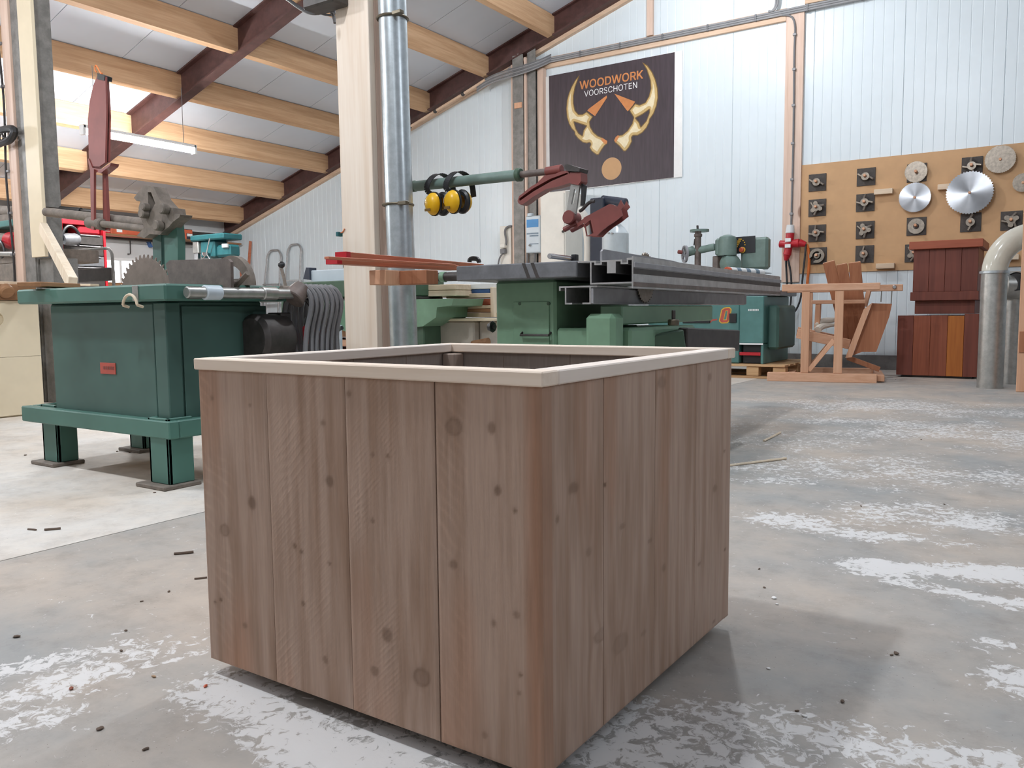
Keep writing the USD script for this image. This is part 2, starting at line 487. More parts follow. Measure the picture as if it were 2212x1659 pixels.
emit("daylight_pane", (0.93, 0.97, 1.0), WINDOW_EMIT)


def floor_mat(name, base, dust, flakes, paint, slab=False):
    b, d, w = srgb(*base), srgb(*dust), srgb(*paint)
    mat(name, {"tc": ("texture_coordinate", {}), "n1": ("noise_texture", {"scale": 1.3, "detail": 5, "roughness": 0.6}), "n2": ("noise_texture", {"scale": 34, "detail": 8, "roughness": 0.7, "distortion": 0.8}),
               "n3": ("noise_texture", {"scale": 8.0, "detail": 10, "roughness": 0.72}), "n4": ("noise_texture", {"scale": 170, "detail": 3}),
               "r1": ("rgb_ramp", {"ramp": [(0.36, b), (0.62, d)]}), "rs": ("rgb_ramp", {"ramp": [(0.30, (0.8, 0.79, 0.78)), (0.5, (1, 1, 1)), (0.72, (1.12, 1.11, 1.09))]}),
               "mu": ("mix_color", {"blend_type": "multiply", "fac": 1.0, "use_clamp_result": False}),
               "rd": ("rgb_ramp", {"ramp": [(0.0, (0.35, 0.3, 0.26)), (0.265, (0.35, 0.3, 0.26)), (0.30, (1, 1, 1))]}), "mu2": ("mix_color", {"blend_type": "multiply", "fac": 0.8}),
               "at": ("attribute", {"attribute": "tint"}), "sum": ("math", {"math_type": "add"}), "rp": ("map_range", {"from_min": 0.97, "from_max": 1.03, "to_min": 0.0, "to_max": 0.92, "clamp": True}),
               "m": ("mix_color", {"b": w}), "bs": ("math", {"math_type": "multiply_add", "value2": 0.5}), "bp": ("bump", {"strength": 0.35, "distance": 0.004}),
               "p": ("principled_bsdf", {"roughness": 0.62, "specular_ior_level": 0.4})},
        [("tc.object", x + ".vector") for x in ("n1", "n2", "n3", "n4")] + [("n1.fac", "r1.fac"), ("n3.fac", "rs.fac"), ("r1.color", "mu.a"), ("rs.color", "mu.b"), ("n4.fac", "rd.fac"), ("mu.result", "mu2.a"), ("rd.color", "mu2.b"),
         ("n2.fac", "sum.value1"), ("at.fac", "sum.value2"), ("sum.value", "rp.value"), ("rp.result", "m.fac"), ("mu2.result", "m.a"), ("m.result", "p.base_color"),
         ("rp.result", "bs.value1"), ("n3.fac", "bs.value3"), ("bs.value", "bp.height"), ("bp.normal", "p.normal")])


floor_mat("floor_worn", (158, 158, 156), (188, 176, 164), True, (226, 224, 222))
floor_mat("floor_pale", (216, 212, 206), (208, 196, 182), False, (240, 238, 234), slab=True)

# ---------------------------------------------------------------- the hall
YW = 10.6                       # inner face of the gable wall
XL = -13.6                      # inner face of the far left wall
XR, YB, XRIDGE = 15.6, -7.0, 1.0


def RZ(x): return 6.545 + 0.31388 * (x if x <= XRIDGE else 2 * XRIDGE - x)      # underside of rafters and purlins


ROOF_T = 0.30                   # roof sheet above it
XJ = -2.635                     # joint between the two floor slabs

fl = thing("floor", None, None, kind="structure")


def slab(name, x0, x1, y0, y1, step, material, patches=()):
    xs, ys = np.linspace(x0, x1, int((x1 - x0) / step) + 1), np.linspace(y0, y1, int((y1 - y0) / step) + 1)
    gx, gy = np.meshgrid(xs, ys, indexing="ij")
    z = np.zeros_like(gx)
    dens = np.full_like(gx, 0.34)
    for (cx, cy, rx, ry, ang, s) in patches:
        c, sn = math.cos(math.radians(ang)), math.sin(math.radians(ang))
        u, v = ((gx - cx) * c + (gy - cy) * sn) / rx, (-(gx - cx) * sn + (gy - cy) * c) / ry
        wob = 1.9 * (meshkit.fbm(np.stack([gx * 5.3, gy * 5.3, 0 * gx], -1), 4, 5) - 0.5)
        dens = np.maximum(dens, 0.34 + (s - .045) * np.clip(1.25 - np.sqrt(u * u + v * v) - wob, 0, 1))
    n, m = gx.shape
    i, j = np.meshgrid(np.arange(n - 1), np.arange(m - 1), indexing="ij")
    q = np.stack([i * m + j, (i + 1) * m + j, (i + 1) * m + j + 1, i * m + j + 1], -1).reshape(-1, 4)
    b = MB()
    top = np.stack([gx, gy, z], -1).reshape(-1, 3)
    b.add(top, np.vstack([q[:, [0, 1, 2]], q[:, [0, 2, 3]]]))
    k = b.n
    b.box(x0, x1, y0, y1, -0.2, -0.004, 0)
    col = np.repeat(np.concatenate([dens.ravel(), np.full(b.n - k, 0.3)])[:, None], 3, 1)
    b.build(name, material, fl, col=col)


_pp = [((760, 1640), 0.42, 0.10, -5, .34), ((900, 1600), 0.22, 0.06, 0, .30), ((560, 1600), 0.10, 0.05, 10, .2), ((120, 1480), 0.30, 0.07, 70, .27), ((60, 1440), 0.2, 0.05, 70, .24), ((330, 1400), 0.12, 0.10, 40, .20), ((30, 1560), 0.12, 0.05, 60, .24),
       ((1730, 1120), 0.22, 0.16, 30, .27), ((1640, 1118), 0.15, 0.10, 20, .24), ((1890, 1110), 0.30, 0.25, 40, .27), ((1930, 1160), 0.22, 0.10, 20, .33), ((2080, 1130), 0.34, 0.22, 30, .28), ((2000, 1235), 0.25, 0.07, 0, .34), ((2130, 1240), 0.35, 0.10, 20, .35),
       ((2090, 1285), 0.22, 0.05, -10, .35), ((2180, 1300), 0.20, 0.06, 0, .34), ((2160, 1390), 0.15, 0.07, 30, .28), ((2190, 1470), 0.12, 0.08, 0, .26), ((1680, 1040), 0.2, 0.12, 0, .2), ((1800, 1020), 0.5, 0.4, 20, .2), ((2000, 1020), 0.7, 0.4, 10, .2),
       ((1900, 1625), 0.22, 0.05, 10, .25), ((2080, 1640), 0.2, 0.06, 0, .27), ((1480, 1560), 0.20, 0.09, 30, .22), ((1420, 1640), 0.25, 0.08, 10, .26), ((1580, 1630), 0.12, 0.05, 10, .24), ((1340, 1620), 0.1, 0.08, 10, .22), ((1760, 940), 0.8, 0.6, 0, .17), ((2050, 930), 1.2, 0.6, 0, .20), ((1950, 880), 1.2, 0.6, 0, .2)]
patches = [(*Z(*p)[:2], rx, ry, a, s) for p, rx, ry, a, s in _pp]
slab("worn_slab", XJ, 3.4, -0.6, YW, 0.04, "floor_worn", patches)
slab("worn_slab", 3.4, XR, -0.6, YW, 0.5, "floor_worn")
slab("worn_slab", XJ, XR, YB, -0.6, 0.5, "floor_worn")
slab("pale_slab", XL, XJ - 0.004, YB, YW, 0.25, "floor_pale")

# gable wall of white ribbed sheets, one metre wide each
wb = thing("wall_back", None, None, kind="structure")


def ribbed_panel(x0, x1, name="wall_panel"):
    xs, ds = [], []
    pitch = 0.111
    x = x0 + 0.006
    xs += [x0, x0 + 0.006]
    ds += [0.006, 0.0]
    while x + pitch <= x1 - 0.008:
        for a, d in ((pitch - 0.016, 0.0), (pitch - 0.010, 0.0025), (pitch - 0.004, 0.0025), (pitch, 0.0)):
            xs.append(x + a)
            ds.append(d)
        x += pitch
    xs += [x1 - 0.006, x1 - 0.001]
    ds += [0.0, 0.006]
    xs, ds = np.array(xs), np.array(ds)
    o = np.argsort(xs, kind="stable")
    xs, ds = xs[o], ds[o]
    top = np.array([RZ(t) + ROOF_T + 0.02 for t in xs])
    n = len(xs)
    v = np.vstack([np.stack([xs, YW + ds, np.zeros(n)], 1), np.stack([xs, YW + ds, top], 1), np.stack([xs, np.full(n, YW + 0.08), np.zeros(n)], 1), np.stack([xs, np.full(n, YW + 0.08), top], 1)])
    k = np.arange(n - 1)
    f = np.vstack([np.stack([k, k + 1, n + k + 1], 1), np.stack([k, n + k + 1, n + k], 1), np.stack([2 * n + k, 3 * n + k + 1, 2 * n + k + 1], 1), np.stack([2 * n + k, 3 * n + k, 3 * n + k + 1], 1)])
    MB().add(v, f).build(name, "wall_sheet", wb, smooth=False)


x = XL
while x < 4.0:
    ribbed_panel(x, x + 1.0)
    x += 1.0
b = MB()
b.prism(Polygon([(4.4, 0), (XR, 0), (XR, RZ(XR) + 0.3), (4.4, RZ(4.4) + 0.3)]), (0, YW, 0), (1, 0, 0), (0, 0, 1), -0.08)
b.build("wall_panel", "wall_sheet", wb)
MB().box(XL, XR, YW - 0.03, YW, 0, 0.17, 0.004).build("plinth", "plinth", wb)

# far left wall with its band of windows
wl = thing("wall_left", None, None, kind="structure")
MB().box(XL - 0.12, XL, YB, YW, 0, 1.05, 0).build("lower_wall", "room_wall", wl)
MB().box(XL - 0.12, XL, YB, YW, 1.72, 2.9, 0).build("upper_wall", "room_wall", wl)
for k, (a, c) in enumerate(((YB, 3.2), (5.2, 5.5), (7.6, 7.72), (8.85, YW))):
    MB().box(XL - 0.12, XL, a, c, 1.05, 1.72, 0).build("wall_pier", "room_wall", wl)
for k, (a, c) in enumerate(((3.2, 5.2), (5.5, 7.6), (7.72, 8.85))):
    w = thing("window", None, None, kind="structure", loc=(XL, a, 1.05))
    MB().box(XL - 0.07, XL - 0.065, a, c, 1.05, 1.72, 0).build("pane", "daylight_pane", w)
    f_ = MB()
    for (y0, y1, z0, z1) in ((a, a + .05, 1.05, 1.72), (c - .05, c, 1.05, 1.72), (a + .05, c - .05, 1.05, 1.10), (a + .05, c - .05, 1.67, 1.72)):
        f_.box(XL - 0.06, XL + 0.01, y0, y1, z0, z1, .004)
    f_.build("window_frame", "white_plastic", w)
    MB().box(XL - 0.06, XL + 0.0, (a + c) / 2 - .02, (a + c) / 2 + .02, 1.10, 1.67, .003).build("mullion", "white_plastic", w)
wr = MB().box(XR, XR + 0.12, YB, YW, 0, 2.9, 0).build("wall_right", "room_wall", kind="structure")
b = MB()
b.prism(Polygon([(XL, 0), (XR, 0), (XR, 2.7), (XRIDGE, RZ(XRIDGE) + ROOF_T), (XL, RZ(XL) + ROOF_T)]), (0, YB, 0), (1, 0, 0), (0, 0, 1), 0.1)
b.build("wall_front", "room_wall", kind="structure")

# roof: one metre sheets, rafters, purlins
ce = thing("ceiling", None, None, kind="structure")
y = YB
while y < YW - 0.01:
    y1 = min(y + 1.0, YW)
    for xa, xb in ((XL - 0.1, XRIDGE), (XRIDGE, XR + 0.1)):
        za, zb = RZ(xa) + ROOF_T, RZ(xb) + ROOF_T
        b = MB()
        b.prism(Polygon([(xa, za), (xb, zb), (xb, zb + 0.06), (xa, za + 0.06)]), (0, y + 0.004, 0), (1, 0, 0), (0, 0, 1), -(y1 - y - 0.008))
        b.build("roof_panel", "roof_sheet", ce, smooth=False)
    y += 1.0
# a thin black seal above the joints keeps the joint lines dark
for xa, xb in ((XL - 0.1, XRIDGE), (XRIDGE, XR + 0.1)):
    za, zb = RZ(xa) + ROOF_T, RZ(xb) + ROOF_T
    b = MB()
    b.prism(Polygon([(xa, za + .062), (xb, zb + .062), (xb, zb + .1), (xa, za + .1)]), (0, YB, 0), (1, 0, 0), (0, 0, 1), -(YW - YB + .1))
    b.build("roof_board", "cable_grey", ce)

RAFT_Y = (YB + 0.3, -0.2, 3.3, 6.8, YW - 0.14)
for k, ry in enumerate(RAFT_Y):
    for xa, xb in ((XL, XRIDGE), (XRIDGE, XR)):
        za, zb = RZ(xa), RZ(xb)
        r_ = thing("roof_rafter", "brown steel roof rafter %s" % (("over the front wall", "over the front floor", "above the planter", "behind the lit tube lamp", "against the white gable wall")[k] + (", left slope" if xa == XL else ", right slope")), None, ((xa + xb) / 2, ry, (za + zb) / 2), kind="structure")
        lo = 0.05 if k != 4 else 0.0
        MB().prism(Polygon([(xa, za - lo + .02), (xb, zb - lo + .02), (xb, zb + ROOF_T - .02), (xa, za + ROOF_T - .02)]), (0, ry - 0.006, 0), (1, 0, 0), (0, 0, 1), -0.012).build("web", "rafter_steel", r_)
        for dz in (-lo, ROOF_T - .022):
            MB().prism(Polygon([(xa, za + dz), (xb, zb + dz), (xb, zb + dz + .02), (xa, za + dz + .02)]), (0, ry - 0.07, 0), (1, 0, 0), (0, 0, 1), -0.14).build("flange", "rafter_steel", r_)
th = math.atan(0.31388)
PURL_X = [-13.01 + 1.143 * k for k in range(12)]
for k, px_ in enumerate(PURL_X):
    for (ya, yb_) in ((YB + .1, RAFT_Y[1] - .006), (RAFT_Y[1] + .006, RAFT_Y[2] - .006), (RAFT_Y[2] + .006, RAFT_Y[3] - .006), (RAFT_Y[3] + .006, RAFT_Y[4] - .006)):
        t = MB()
        z0 = RZ(px_)
        t.prism(Polygon([(px_, z0), (px_ - .072, z0 - .072 * .31388), (px_ - .072 - .0, z0 + ROOF_T - .01 - .072 * .31388), (px_, z0 + ROOF_T - .01)]), (0, ya, 0), (1, 0, 0), (0, 0, 1), -(yb_ - ya))
        t.build("roof_purlin", "purlin_wood", kind="structure", label="timber roof purlin, number %d up from the eaves" % (k + 1) if False else None)
MB().prism(Polygon([(XL, RZ(XL) - .06), (XRIDGE, RZ(XRIDGE) - .06), (XRIDGE, RZ(XRIDGE)), (XL, RZ(XL))]), (0, YW - .07, 0), (1, 0, 0), (0, 0, 1), -.07).build("trim_1", "trim_wood_x", kind="structure")
MB().box(XL, XL + .16, YB, YW - .2, 2.02, 2.26, .004).build("trim_2", "dark_steel", kind="structure")

# ---------------------------------------------------------------- the planter in front
PF, PA = np.array([-0.62215, 1.01508]), 0.01179
DL, DR = np.array([-math.cos(PA), math.sin(PA)]), np.array([math.sin(PA), math.cos(PA)])
PW, PD, PZ0, PZ1, PT = 0.810, 0.8077, 0.03, 0.6267, 0.028
FRONT = Fr(PF + DL * PW, -math.degrees(PA))
RIGHT = Fr(PF, 90 - math.degrees(PA))
BACK = Fr(PF + DL * PW + DR * PD, 180 - math.degrees(PA))
BACK = Fr(PF + DR * PD, 180 - math.degrees(PA))
LEFT = Fr(PF + DL * PW + DR * PD, 270 - math.degrees(PA))
planter = thing("planter_box", "square waist-low planter of grey-brown scaffold boards with a pale rim in the foreground", "planter", (*(PF + DL * PW / 2 + DR * PD / 2), 0))
PLANK_BASE = np.array(srgb(188, 161, 144))
PLANK_DARK = np.array(srgb(164, 134, 114))
PLANK_RED = np.array(srgb(178, 128, 98))
KNOT = np.array(srgb(112, 86, 68))
rng = np.random.default_rng(7)


def plank(fr, s0, s1, z0, z1, seed, knots, marks, redband=None, step=0.0034, d=0.0, mark_dir=1):
    n, m = max(8, int((s1 - s0) / step)), max(8, int((z1 - z0) / step))
    ss, zs = np.linspace(s0, s1, n), np.linspace(z0, z1, m)
    S, Zg = np.meshgrid(ss, zs, indexing="ij")
    P = np.stack([S * 26, Zg * 1.6, np.full_like(S, seed * 3.3)], -1)
    warp = np.zeros_like(S)
    for (ks, kz, rs, rz, st, ring) in knots:
        dd = np.sqrt(((S - ks) / (rs * 3.0)) ** 2 + ((Zg - kz) / (rz * 4.5)) ** 2)
        warp += np.sign(S - ks) * np.exp(-dd * 2) * rs * 1.2
    P[..., 0] += warp * 26
    g = meshkit.fbm(P * 2.2, 5, seed)
    lo = meshkit.fbm(np.stack([S * 7, Zg * 2.5, np.full_like(S, seed * 1.7)], -1), 3, seed + 9)
    t = np.clip((g - 0.5) * 2.6 + (lo - 0.5) * 2.0 + 0.35, 0, 1)[..., None]
    col = PLANK_BASE * (1 - t) + PLANK_DARK * t
    red = np.clip((meshkit.fbm(np.stack([S * 9, Zg * 1.8, np.full_like(S, seed * 5.1)], -1), 3, seed + 31) - 0.54) * 5, 0, 1)[..., None] * 0.6
    col = col * (1 - red) + PLANK_RED * red
    if redband:
        rb = np.clip(1 - np.abs(S - redband[0]) / redband[1], 0, 1)[..., None] ** 0.6
        stripe = (0.65 + 0.35 * np.sin(S * 900 + 3 * g * 6))[..., None]
        stripe = 0.82 + 0.18 * stripe
        col = col * (1 - 0.55 * rb) + PLANK_RED * np.array([0.92, 0.84, 0.78]) * stripe * 0.55 * rb
    h = np.zeros_like(S)
    for (ks, kz, rs, rz, st, ring) in knots:
        rr = np.sqrt(((S - ks) / rs) ** 2 + ((Zg - kz) / rz) ** 2) * (0.85 + 0.3 * meshkit.noise(np.stack([S * 90, Zg * 90, 0 * S], -1), seed))
        core = np.clip((1.25 - rr) / 0.5, 0, 1) * st * 0.72
        if ring:
            core = np.clip(core * 0.45 + np.exp(-((rr - 1) / 0.2) ** 2) * st * 0.45 * np.clip(0.3 + 1.2 * meshkit.noise(np.stack([S * 60, Zg * 60, 0 * S + 7], -1), seed), 0, 1), 0, 1)
        halo = np.exp(-np.maximum(rr - 1, 0) * 1.3) * 0.18 * st
        w = np.clip(core + halo, 0, 1)[..., None]
        col = col * (1 - w) + KNOT * w
        h -= 0.0006 * core
    if marks:
        (m0, m1, slope, pitch, depth) = marks
        u = (Zg - slope * (S - s0)) / pitch + 0.8 * meshkit.noise(np.stack([S * 22, Zg * 22, np.full_like(S, seed)], -1), 3)
        fade = np.clip((S - s0 - m0) / 0.01, 0, 1) * np.clip((s0 + m1 - S) / 0.03, 0, 1) * np.clip(meshkit.fbm(np.stack([S * 16, Zg * 10, np.full_like(S, seed * 2.2)], -1), 3, 4) * 3 - 0.95, 0, 1)
        ridge = np.clip(np.sin(u * 2 * np.pi) - 0.35, 0, 1) * fade
        h += depth * ridge
        col = col * (1 + 0.22 * ridge[..., None])
    h += 0.00025 * (g - 0.5)
    edge = np.minimum(np.minimum(S - s0, s1 - S), np.minimum(Zg - z0, z1 - Zg))
    h -= 0.0016 * np.clip(1 - edge / 0.0022, 0, 1)
    dd = d - h
    W = fr.o + S[..., None] * fr.ux + dd[..., None] * fr.n + Zg[..., None] * np.array([0, 0, 1.0])
    W = W.reshape(-1, 3)
    i, j = np.meshgrid(np.arange(n - 1), np.arange(m - 1), indexing="ij")
    q = np.stack([i * m + j, (i + 1) * m + j, (i + 1) * m + j + 1, i * m + j + 1], -1).reshape(-1, 4)
    b = MB()
    b.add(W, np.vstack([q[:, [0, 1, 2]], q[:, [0, 2, 3]]]))
    ring_i = np.concatenate([np.arange(n) * m, (n - 1) * m + np.arange(1, m), (np.arange(n - 2, -1, -1)) * m + m - 1, np.arange(m - 2, 0, -1)])
    o2 = W[ring_i].copy()
    back = o2 + fr.n * (d + PT - ((o2 - fr.o) @ fr.n))[:, None]
    L = len(ring_i)
    k = np.arange(L)
    k1 = (k + 1) % L
    sk = np.vstack([o2, back])
    b.add(sk, np.vstack([np.stack([k, L + k, L + k1], 1), np.stack([k, L + k1, k1], 1)]))
    corners = [fr.w(a, d + PT, c) for a, c in ((s0, z0), (s1, z0), (s1, z1), (s0, z1))]
    b.add(np.array(corners), np.array([[0, 2, 1], [0, 3, 2]]))
    cflat = col.reshape(-1, 3)
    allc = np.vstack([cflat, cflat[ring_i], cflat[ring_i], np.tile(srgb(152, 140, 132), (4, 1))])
    b.build("plank", "plank_wood", planter, smooth=True, col=np.clip(allc, 0, 1))


def knots_px(fr, lst):
    out = []
    for (px_, py_, wx, wy, st, ring) in lst:
        s, z = fr.pt(px_, py_)
        s2, _ = fr.pt(px_ + wx, py_)
        _, z2 = fr.pt(px_, py_ - wy)
        out.append((s, z, abs(s2 - s), abs(z2 - z), st, ring))
    return out


KF = knots_px(FRONT, [(544, 1087, 8, 13, .8, 0), (485, 1146, 9, 12, .7, 1), (477, 1296, 3, 4, .9, 0), (529, 1351, 5, 6, .6, 0), (464, 1301, 2, 3, .6, 0), (698, 914, 5, 6, .6, 0), (712, 1040, 8, 11, .75, 0), (637, 1180, 4, 5, .7, 0), (651, 1192, 3, 5, .7, 0), (655, 1304, 4, 6, .7, 0), (712, 1217, 3, 4, .7, 0), (703, 1425, 5, 8, .6, 0), (540, 875, 3, 3, .5, 0),
                     (753, 851, 6, 7, .6, 0), (805, 983, 4, 5, .6, 0), (838, 986, 4, 5, .6, 0), (805, 1125, 4, 5, .6, 0), (837, 1372, 10, 14, .65, 0), (810, 1450, 8, 11, .6, 0), (911, 1463, 17, 17, .8, 1), (458, 860, 4, 5, .5, 0), (465, 1300, 3, 3, .4, 0),
                     (981, 922, 15, 17, .7, 1), (1062, 925, 8, 11, .65, 0), (1075, 1060, 7, 10, .8, 0), (1113, 1104, 4, 5, .8, 0), (980, 1220, 8, 9, .6, 0), (1067, 1347, 5, 7, .6, 0), (1116, 1328, 7, 8, .5, 0), (1124, 1458, 4, 5, .8, 0), (1122, 1498, 5, 5, .5, 0), (1047, 1588, 6, 8, .5, 0)])
KR = knots_px(RIGHT, [(1178, 892, 3, 6, .7, 0), (1187, 909, 4, 5, .4, 0), (1239, 1054, 10, 12, .6, 0), (1307, 1048, 3, 4, .9, 0), (1183, 1129, 3, 4, .9, 0), (1204, 1122, 3, 8, .7, 0), (1272, 1193, 6, 9, .45, 0), (1187, 1355, 3, 4, .85, 0), (1298, 1372, 12, 13, .6, 1), (1345, 1137, 6, 6, .45, 0), (1340, 1390, 14, 18, .4, 1), (1404, 1168, 4, 5, .5, 0), (1390, 1368, 5, 6, .4, 0), (1430, 826, 8, 14, .45, 0), (1434, 1227, 4, 9, .5, 0), (1544, 1055, 4, 8, .5, 0), (1533, 815, 4, 8, .45, 0),
                      (1566, 1187, 2, 3, .8, 0), (1510, 1218, 3, 4, .6, 0), (1542, 1343, 3, 4, .5, 0), (1565, 974, 2, 3, .6, 0)])
sj = [0.0] + [FRONT.pt(px_, 830)[0] for px_ in (573.5, 743, 938)] + [PW]
fm = [(0.0, 0.10, -0.55, 0.026, .0005), (0.0, 0.17, 1.0, 0.0085, .0006), (0.0, 0.13, 1.0, 0.0095, .0008), (0.0, 0.07, -0.9, 0.024, .0005)]
for k in range(4):
    a, c = sj[k] + (0.0004 if k else 0), sj[k + 1] - (0.0022 if k == 2 else 0.0004 if k < 3 else 0)
    kn = [q for q in KF if a <= q[0] <= c]
    plank(FRONT, a, c, PZ0, PZ1, 11 + k, kn, fm[k], redband=(PW - 0.012, 0.022) if k == 3 else None)
rj = [PT] + [RIGHT.pt(px_, 900)[0] for px_ in (1306, 1417, 1505)] + [PD]
for k in range(4):
    a, c = rj[k] + 0.0005, rj[k + 1] - (0.0014 if k in (0, 2) else 0.0005)
    kn = [q for q in KR if a <= q[0] <= c]
    plank(RIGHT, a, c, PZ0, PZ1, 21 + k, kn, None, redband=None)
for fr, nm in ((BACK, 31), (LEFT, 41)):
    L0, L1 = (0, PW) if fr is BACK else (PT, PD - PT)
    for k in range(4):
        a, c = L0 + (L1 - L0) * k / 4 + 0.0006, L0 + (L1 - L0) * (k + 1) / 4 - 0.0006
        plank(fr, a, c, PZ0, PZ1, nm + k, [], None, step=0.012)


def pl(a, c, z): return np.array([*(PF + DL * a + DR * c), z])       # a: leftwards along the front, c: backwards


RW = 0.046
OV, RT = 0.006, 0.0225
axes_p = np.array([[-DL[0], -DL[1], 0], [DR[0], DR[1], 0], [0, 0, 1]])
for c in (-OV + RW / 2, PD + OV - RW / 2):
    MB().obox(pl(PW / 2, c, PZ1 + RT / 2), axes_p, (PW / 2 + OV, RW / 2, RT / 2), .0022).build("rim_board", "rim_wood_x", planter)
for a in (-OV + RW / 2, PW + OV - RW / 2):
    MB().obox(pl(a, PD / 2, PZ1 + RT / 2), axes_p, (RW / 2, PD / 2 + OV - RW - 0.0006, RT / 2 - .0002), .0022).build("rim_board", "rim_wood_y", planter)
for a in (PT + .0225, PW - PT - .0225):
    for c in (PT + .0225, PD - PT - .0225):
        MB().obox(pl(a, c, PZ1 / 2 + .01), axes_p, (.021, .021, PZ1 / 2 - .013), .003).build("corner_post", "inner_wood", planter)
MB().obox(pl(PW / 2, PD / 2, .10), axes_p, (PW / 2 - PT - .002, PD / 2 - PT - .002, .009), .002).build("bottom_board", "inner_wood", planter)
for c in (.10, PD - .10):
    MB().obox(pl(PW / 2, c, .0145), axes_p, (PW / 2 - .06, .045, .0145), .003).build("foot_batten", "inner_wood", planter)

# ---------------------------------------------------------------- lamps
for k, (lx, ly, lz, pw) in enumerate(LAMPS):
    top = RZ(lx) if lx <= XRIDGE else RZ(lx)
    t = thing("globe_lamp", "round white globe lamp hanging under the roof over the %s" % ("planter", "middle of the hall", "gable wall", "right bay", "old green saw", "far left front", "front of the hall", "left bench")[k], "lamp", (lx, ly, lz), group=None)
    MB().lathe([(0.0, .22), (.035, .22), (.05, .19), (.06, .125), (0, .125)], (lx, ly, lz), n=20).build("socket", "white_plastic", t)
    MB().cyl((lx, ly, lz + .22), (lx, ly, top + ROOF_T), .006, n=8).build("cord", "cable_black", t)
    lamp_light(t + "/bulb", 0, 0, 0, pw, 0.115)
LA, LB = (-9.4, 5.36, 2.83), (-9.4, 6.80, 2.83)
tl = thing("tube_lamp", "long glowing white tube lamp hanging under the roof at left", "lamp", (-9.4, 6.08, 2.83))
MB().cyl(LA, LB, .032, n=20, bev=.012).build("glowing_tube", "tube_glow", tl)
MB().box(-9.44, -9.36, 5.34, 6.82, 2.865, 2.905, .006).build("housing", "white_plastic", tl)
for yy in (5.35, 6.81):
    MB().box(-9.44, -9.36, yy - .02, yy + .02, 2.79, 2.905, .006).build("end_cap", "white_plastic", tl)
for yy in (5.5, 6.66):
    MB().tube([(-9.4, yy, 2.905), (-9.4, yy, RZ(-9.4))], .004, 6).build("hanger", "cable_grey", tl)

# ---------------------------------------------------------------- on the gable wall
def yx(px, py, y): return Y(px, py, y)[0]
def yz(px, py, y): return Y(px, py, y)[2]


YF = YW - 0.045
MB().box(yx(1693, 320, YF), yx(1731.5, 320, YF), YF, YW, yz(1690, 610, YF), 4.30, .003).build("trim_3", "trim_wood_z", kind="structure")
zl, zu = yz(1472, 89.5, YF), yz(1472, 79.5, YF)
XPOST0, XPOST1 = yx(1693, 320, YF), yx(1731.5, 320, YF)
MB().box(-6.75, XPOST0 - .002, YF, YW, zl, zu, .003).build("trim_4", "trim_wood_x", kind="structure")
zc1 = yz(1472, 64, YF - .03)
MB().box(XPOST1 + .002, 4.2, YF, YW, zc1 + .01, zc1 + .14, .003).build("trim_5", "trim_wood_x", kind="structure")
MB().box(-6.75, XPOST0 - .002, YW - .012, YW, zu + .004, zc1 + .02, .002).build("trim_6", "trim_wood_x", kind="structure")
xs0, xs1 = yx(1428, 30, YF), yx(1440, 30, YF)
MB().box(-4.78, -4.69, YF, YW, zc1 + .02, RZ(-4.74) + .2, .003).build("trim_7", "trim_wood_z", kind="structure")
for k in range(3):
    zz = zu + .014 + k * (zc1 - zu - .02) / 2.4
    t = thing("wall_conduit", "%s of three grey conduits along the timber rail on the gable wall" % ("lowest", "middle", "topmost")[k], "conduit", (-1.5, YF - .015, zz))
    MB().tube([(-7.0, YF - .015, zz), (4.2, YF - .015, zz)], .0125, 10).build("pipe", "conduit", t)
    c = MB()
    for xc in np.arange(-6.4, 1.2, .62):
        c.box(xc - .012, xc + .012, YF - .032, YF, zz - .017, zz + .017, .003)
    c.build("saddle_clips", "cable_grey", t, kind="stuff")
for k in range(2):
    t = MB()
    o_ = np.array([0, .02 * k, .03 * k])
    t.tube(smooth_path([Y(1715 + 6 * k, 0, YF - .02) + (0, 0, .5), Y(1675, 10, YF - .05) + o_ * 0 + (0, 0, .03 * k), Y(1670, 24, YF - .05) + (0, 0, .03 * k)] if False else [Y(1676 + 4 * k, -20, YF - .03), Y(1676 + 4 * k, 5, YF - .03), Y(1671 + 3 * k, 20, YF - .03), Y(1660, 26 - 2 * k, YF - .03)], 16), .012, 8)
    t.build("cable_drop", "conduit", label="%s of two bent grey conduits joining the wall conduits from above" % ("left", "right")[k], cat="conduit")
# cable down the timber post
t = thing("post_cable", "grey cable clipped down the timber batten to the red socket block", "cable", Y(1716, 300, YF - .012))
pts = [Y(a, b_, YF - .016) for a, b_ in ((1690, 33), (1702, 33), (1711, 37), (1716, 48), (1717, 80), (1715, 200), (1713, 330), (1710.5, 430), (1709, 486))]
MB().tube(smooth_path(pts, 60), .012, 8).build("wire", "cable_grey", t)
c = MB()
for py_ in (75, 150, 228, 310, 388, 462):
    p = Y(1717.5 - (py_ - 60) * .019, py_, YF - .01)
    c.box(p[0] - .02, p[0] + .02, YF - .034, YF, p[2] - .014, p[2] + .014, .003)
c.build("cable_clips", "conduit", t, kind="stuff")
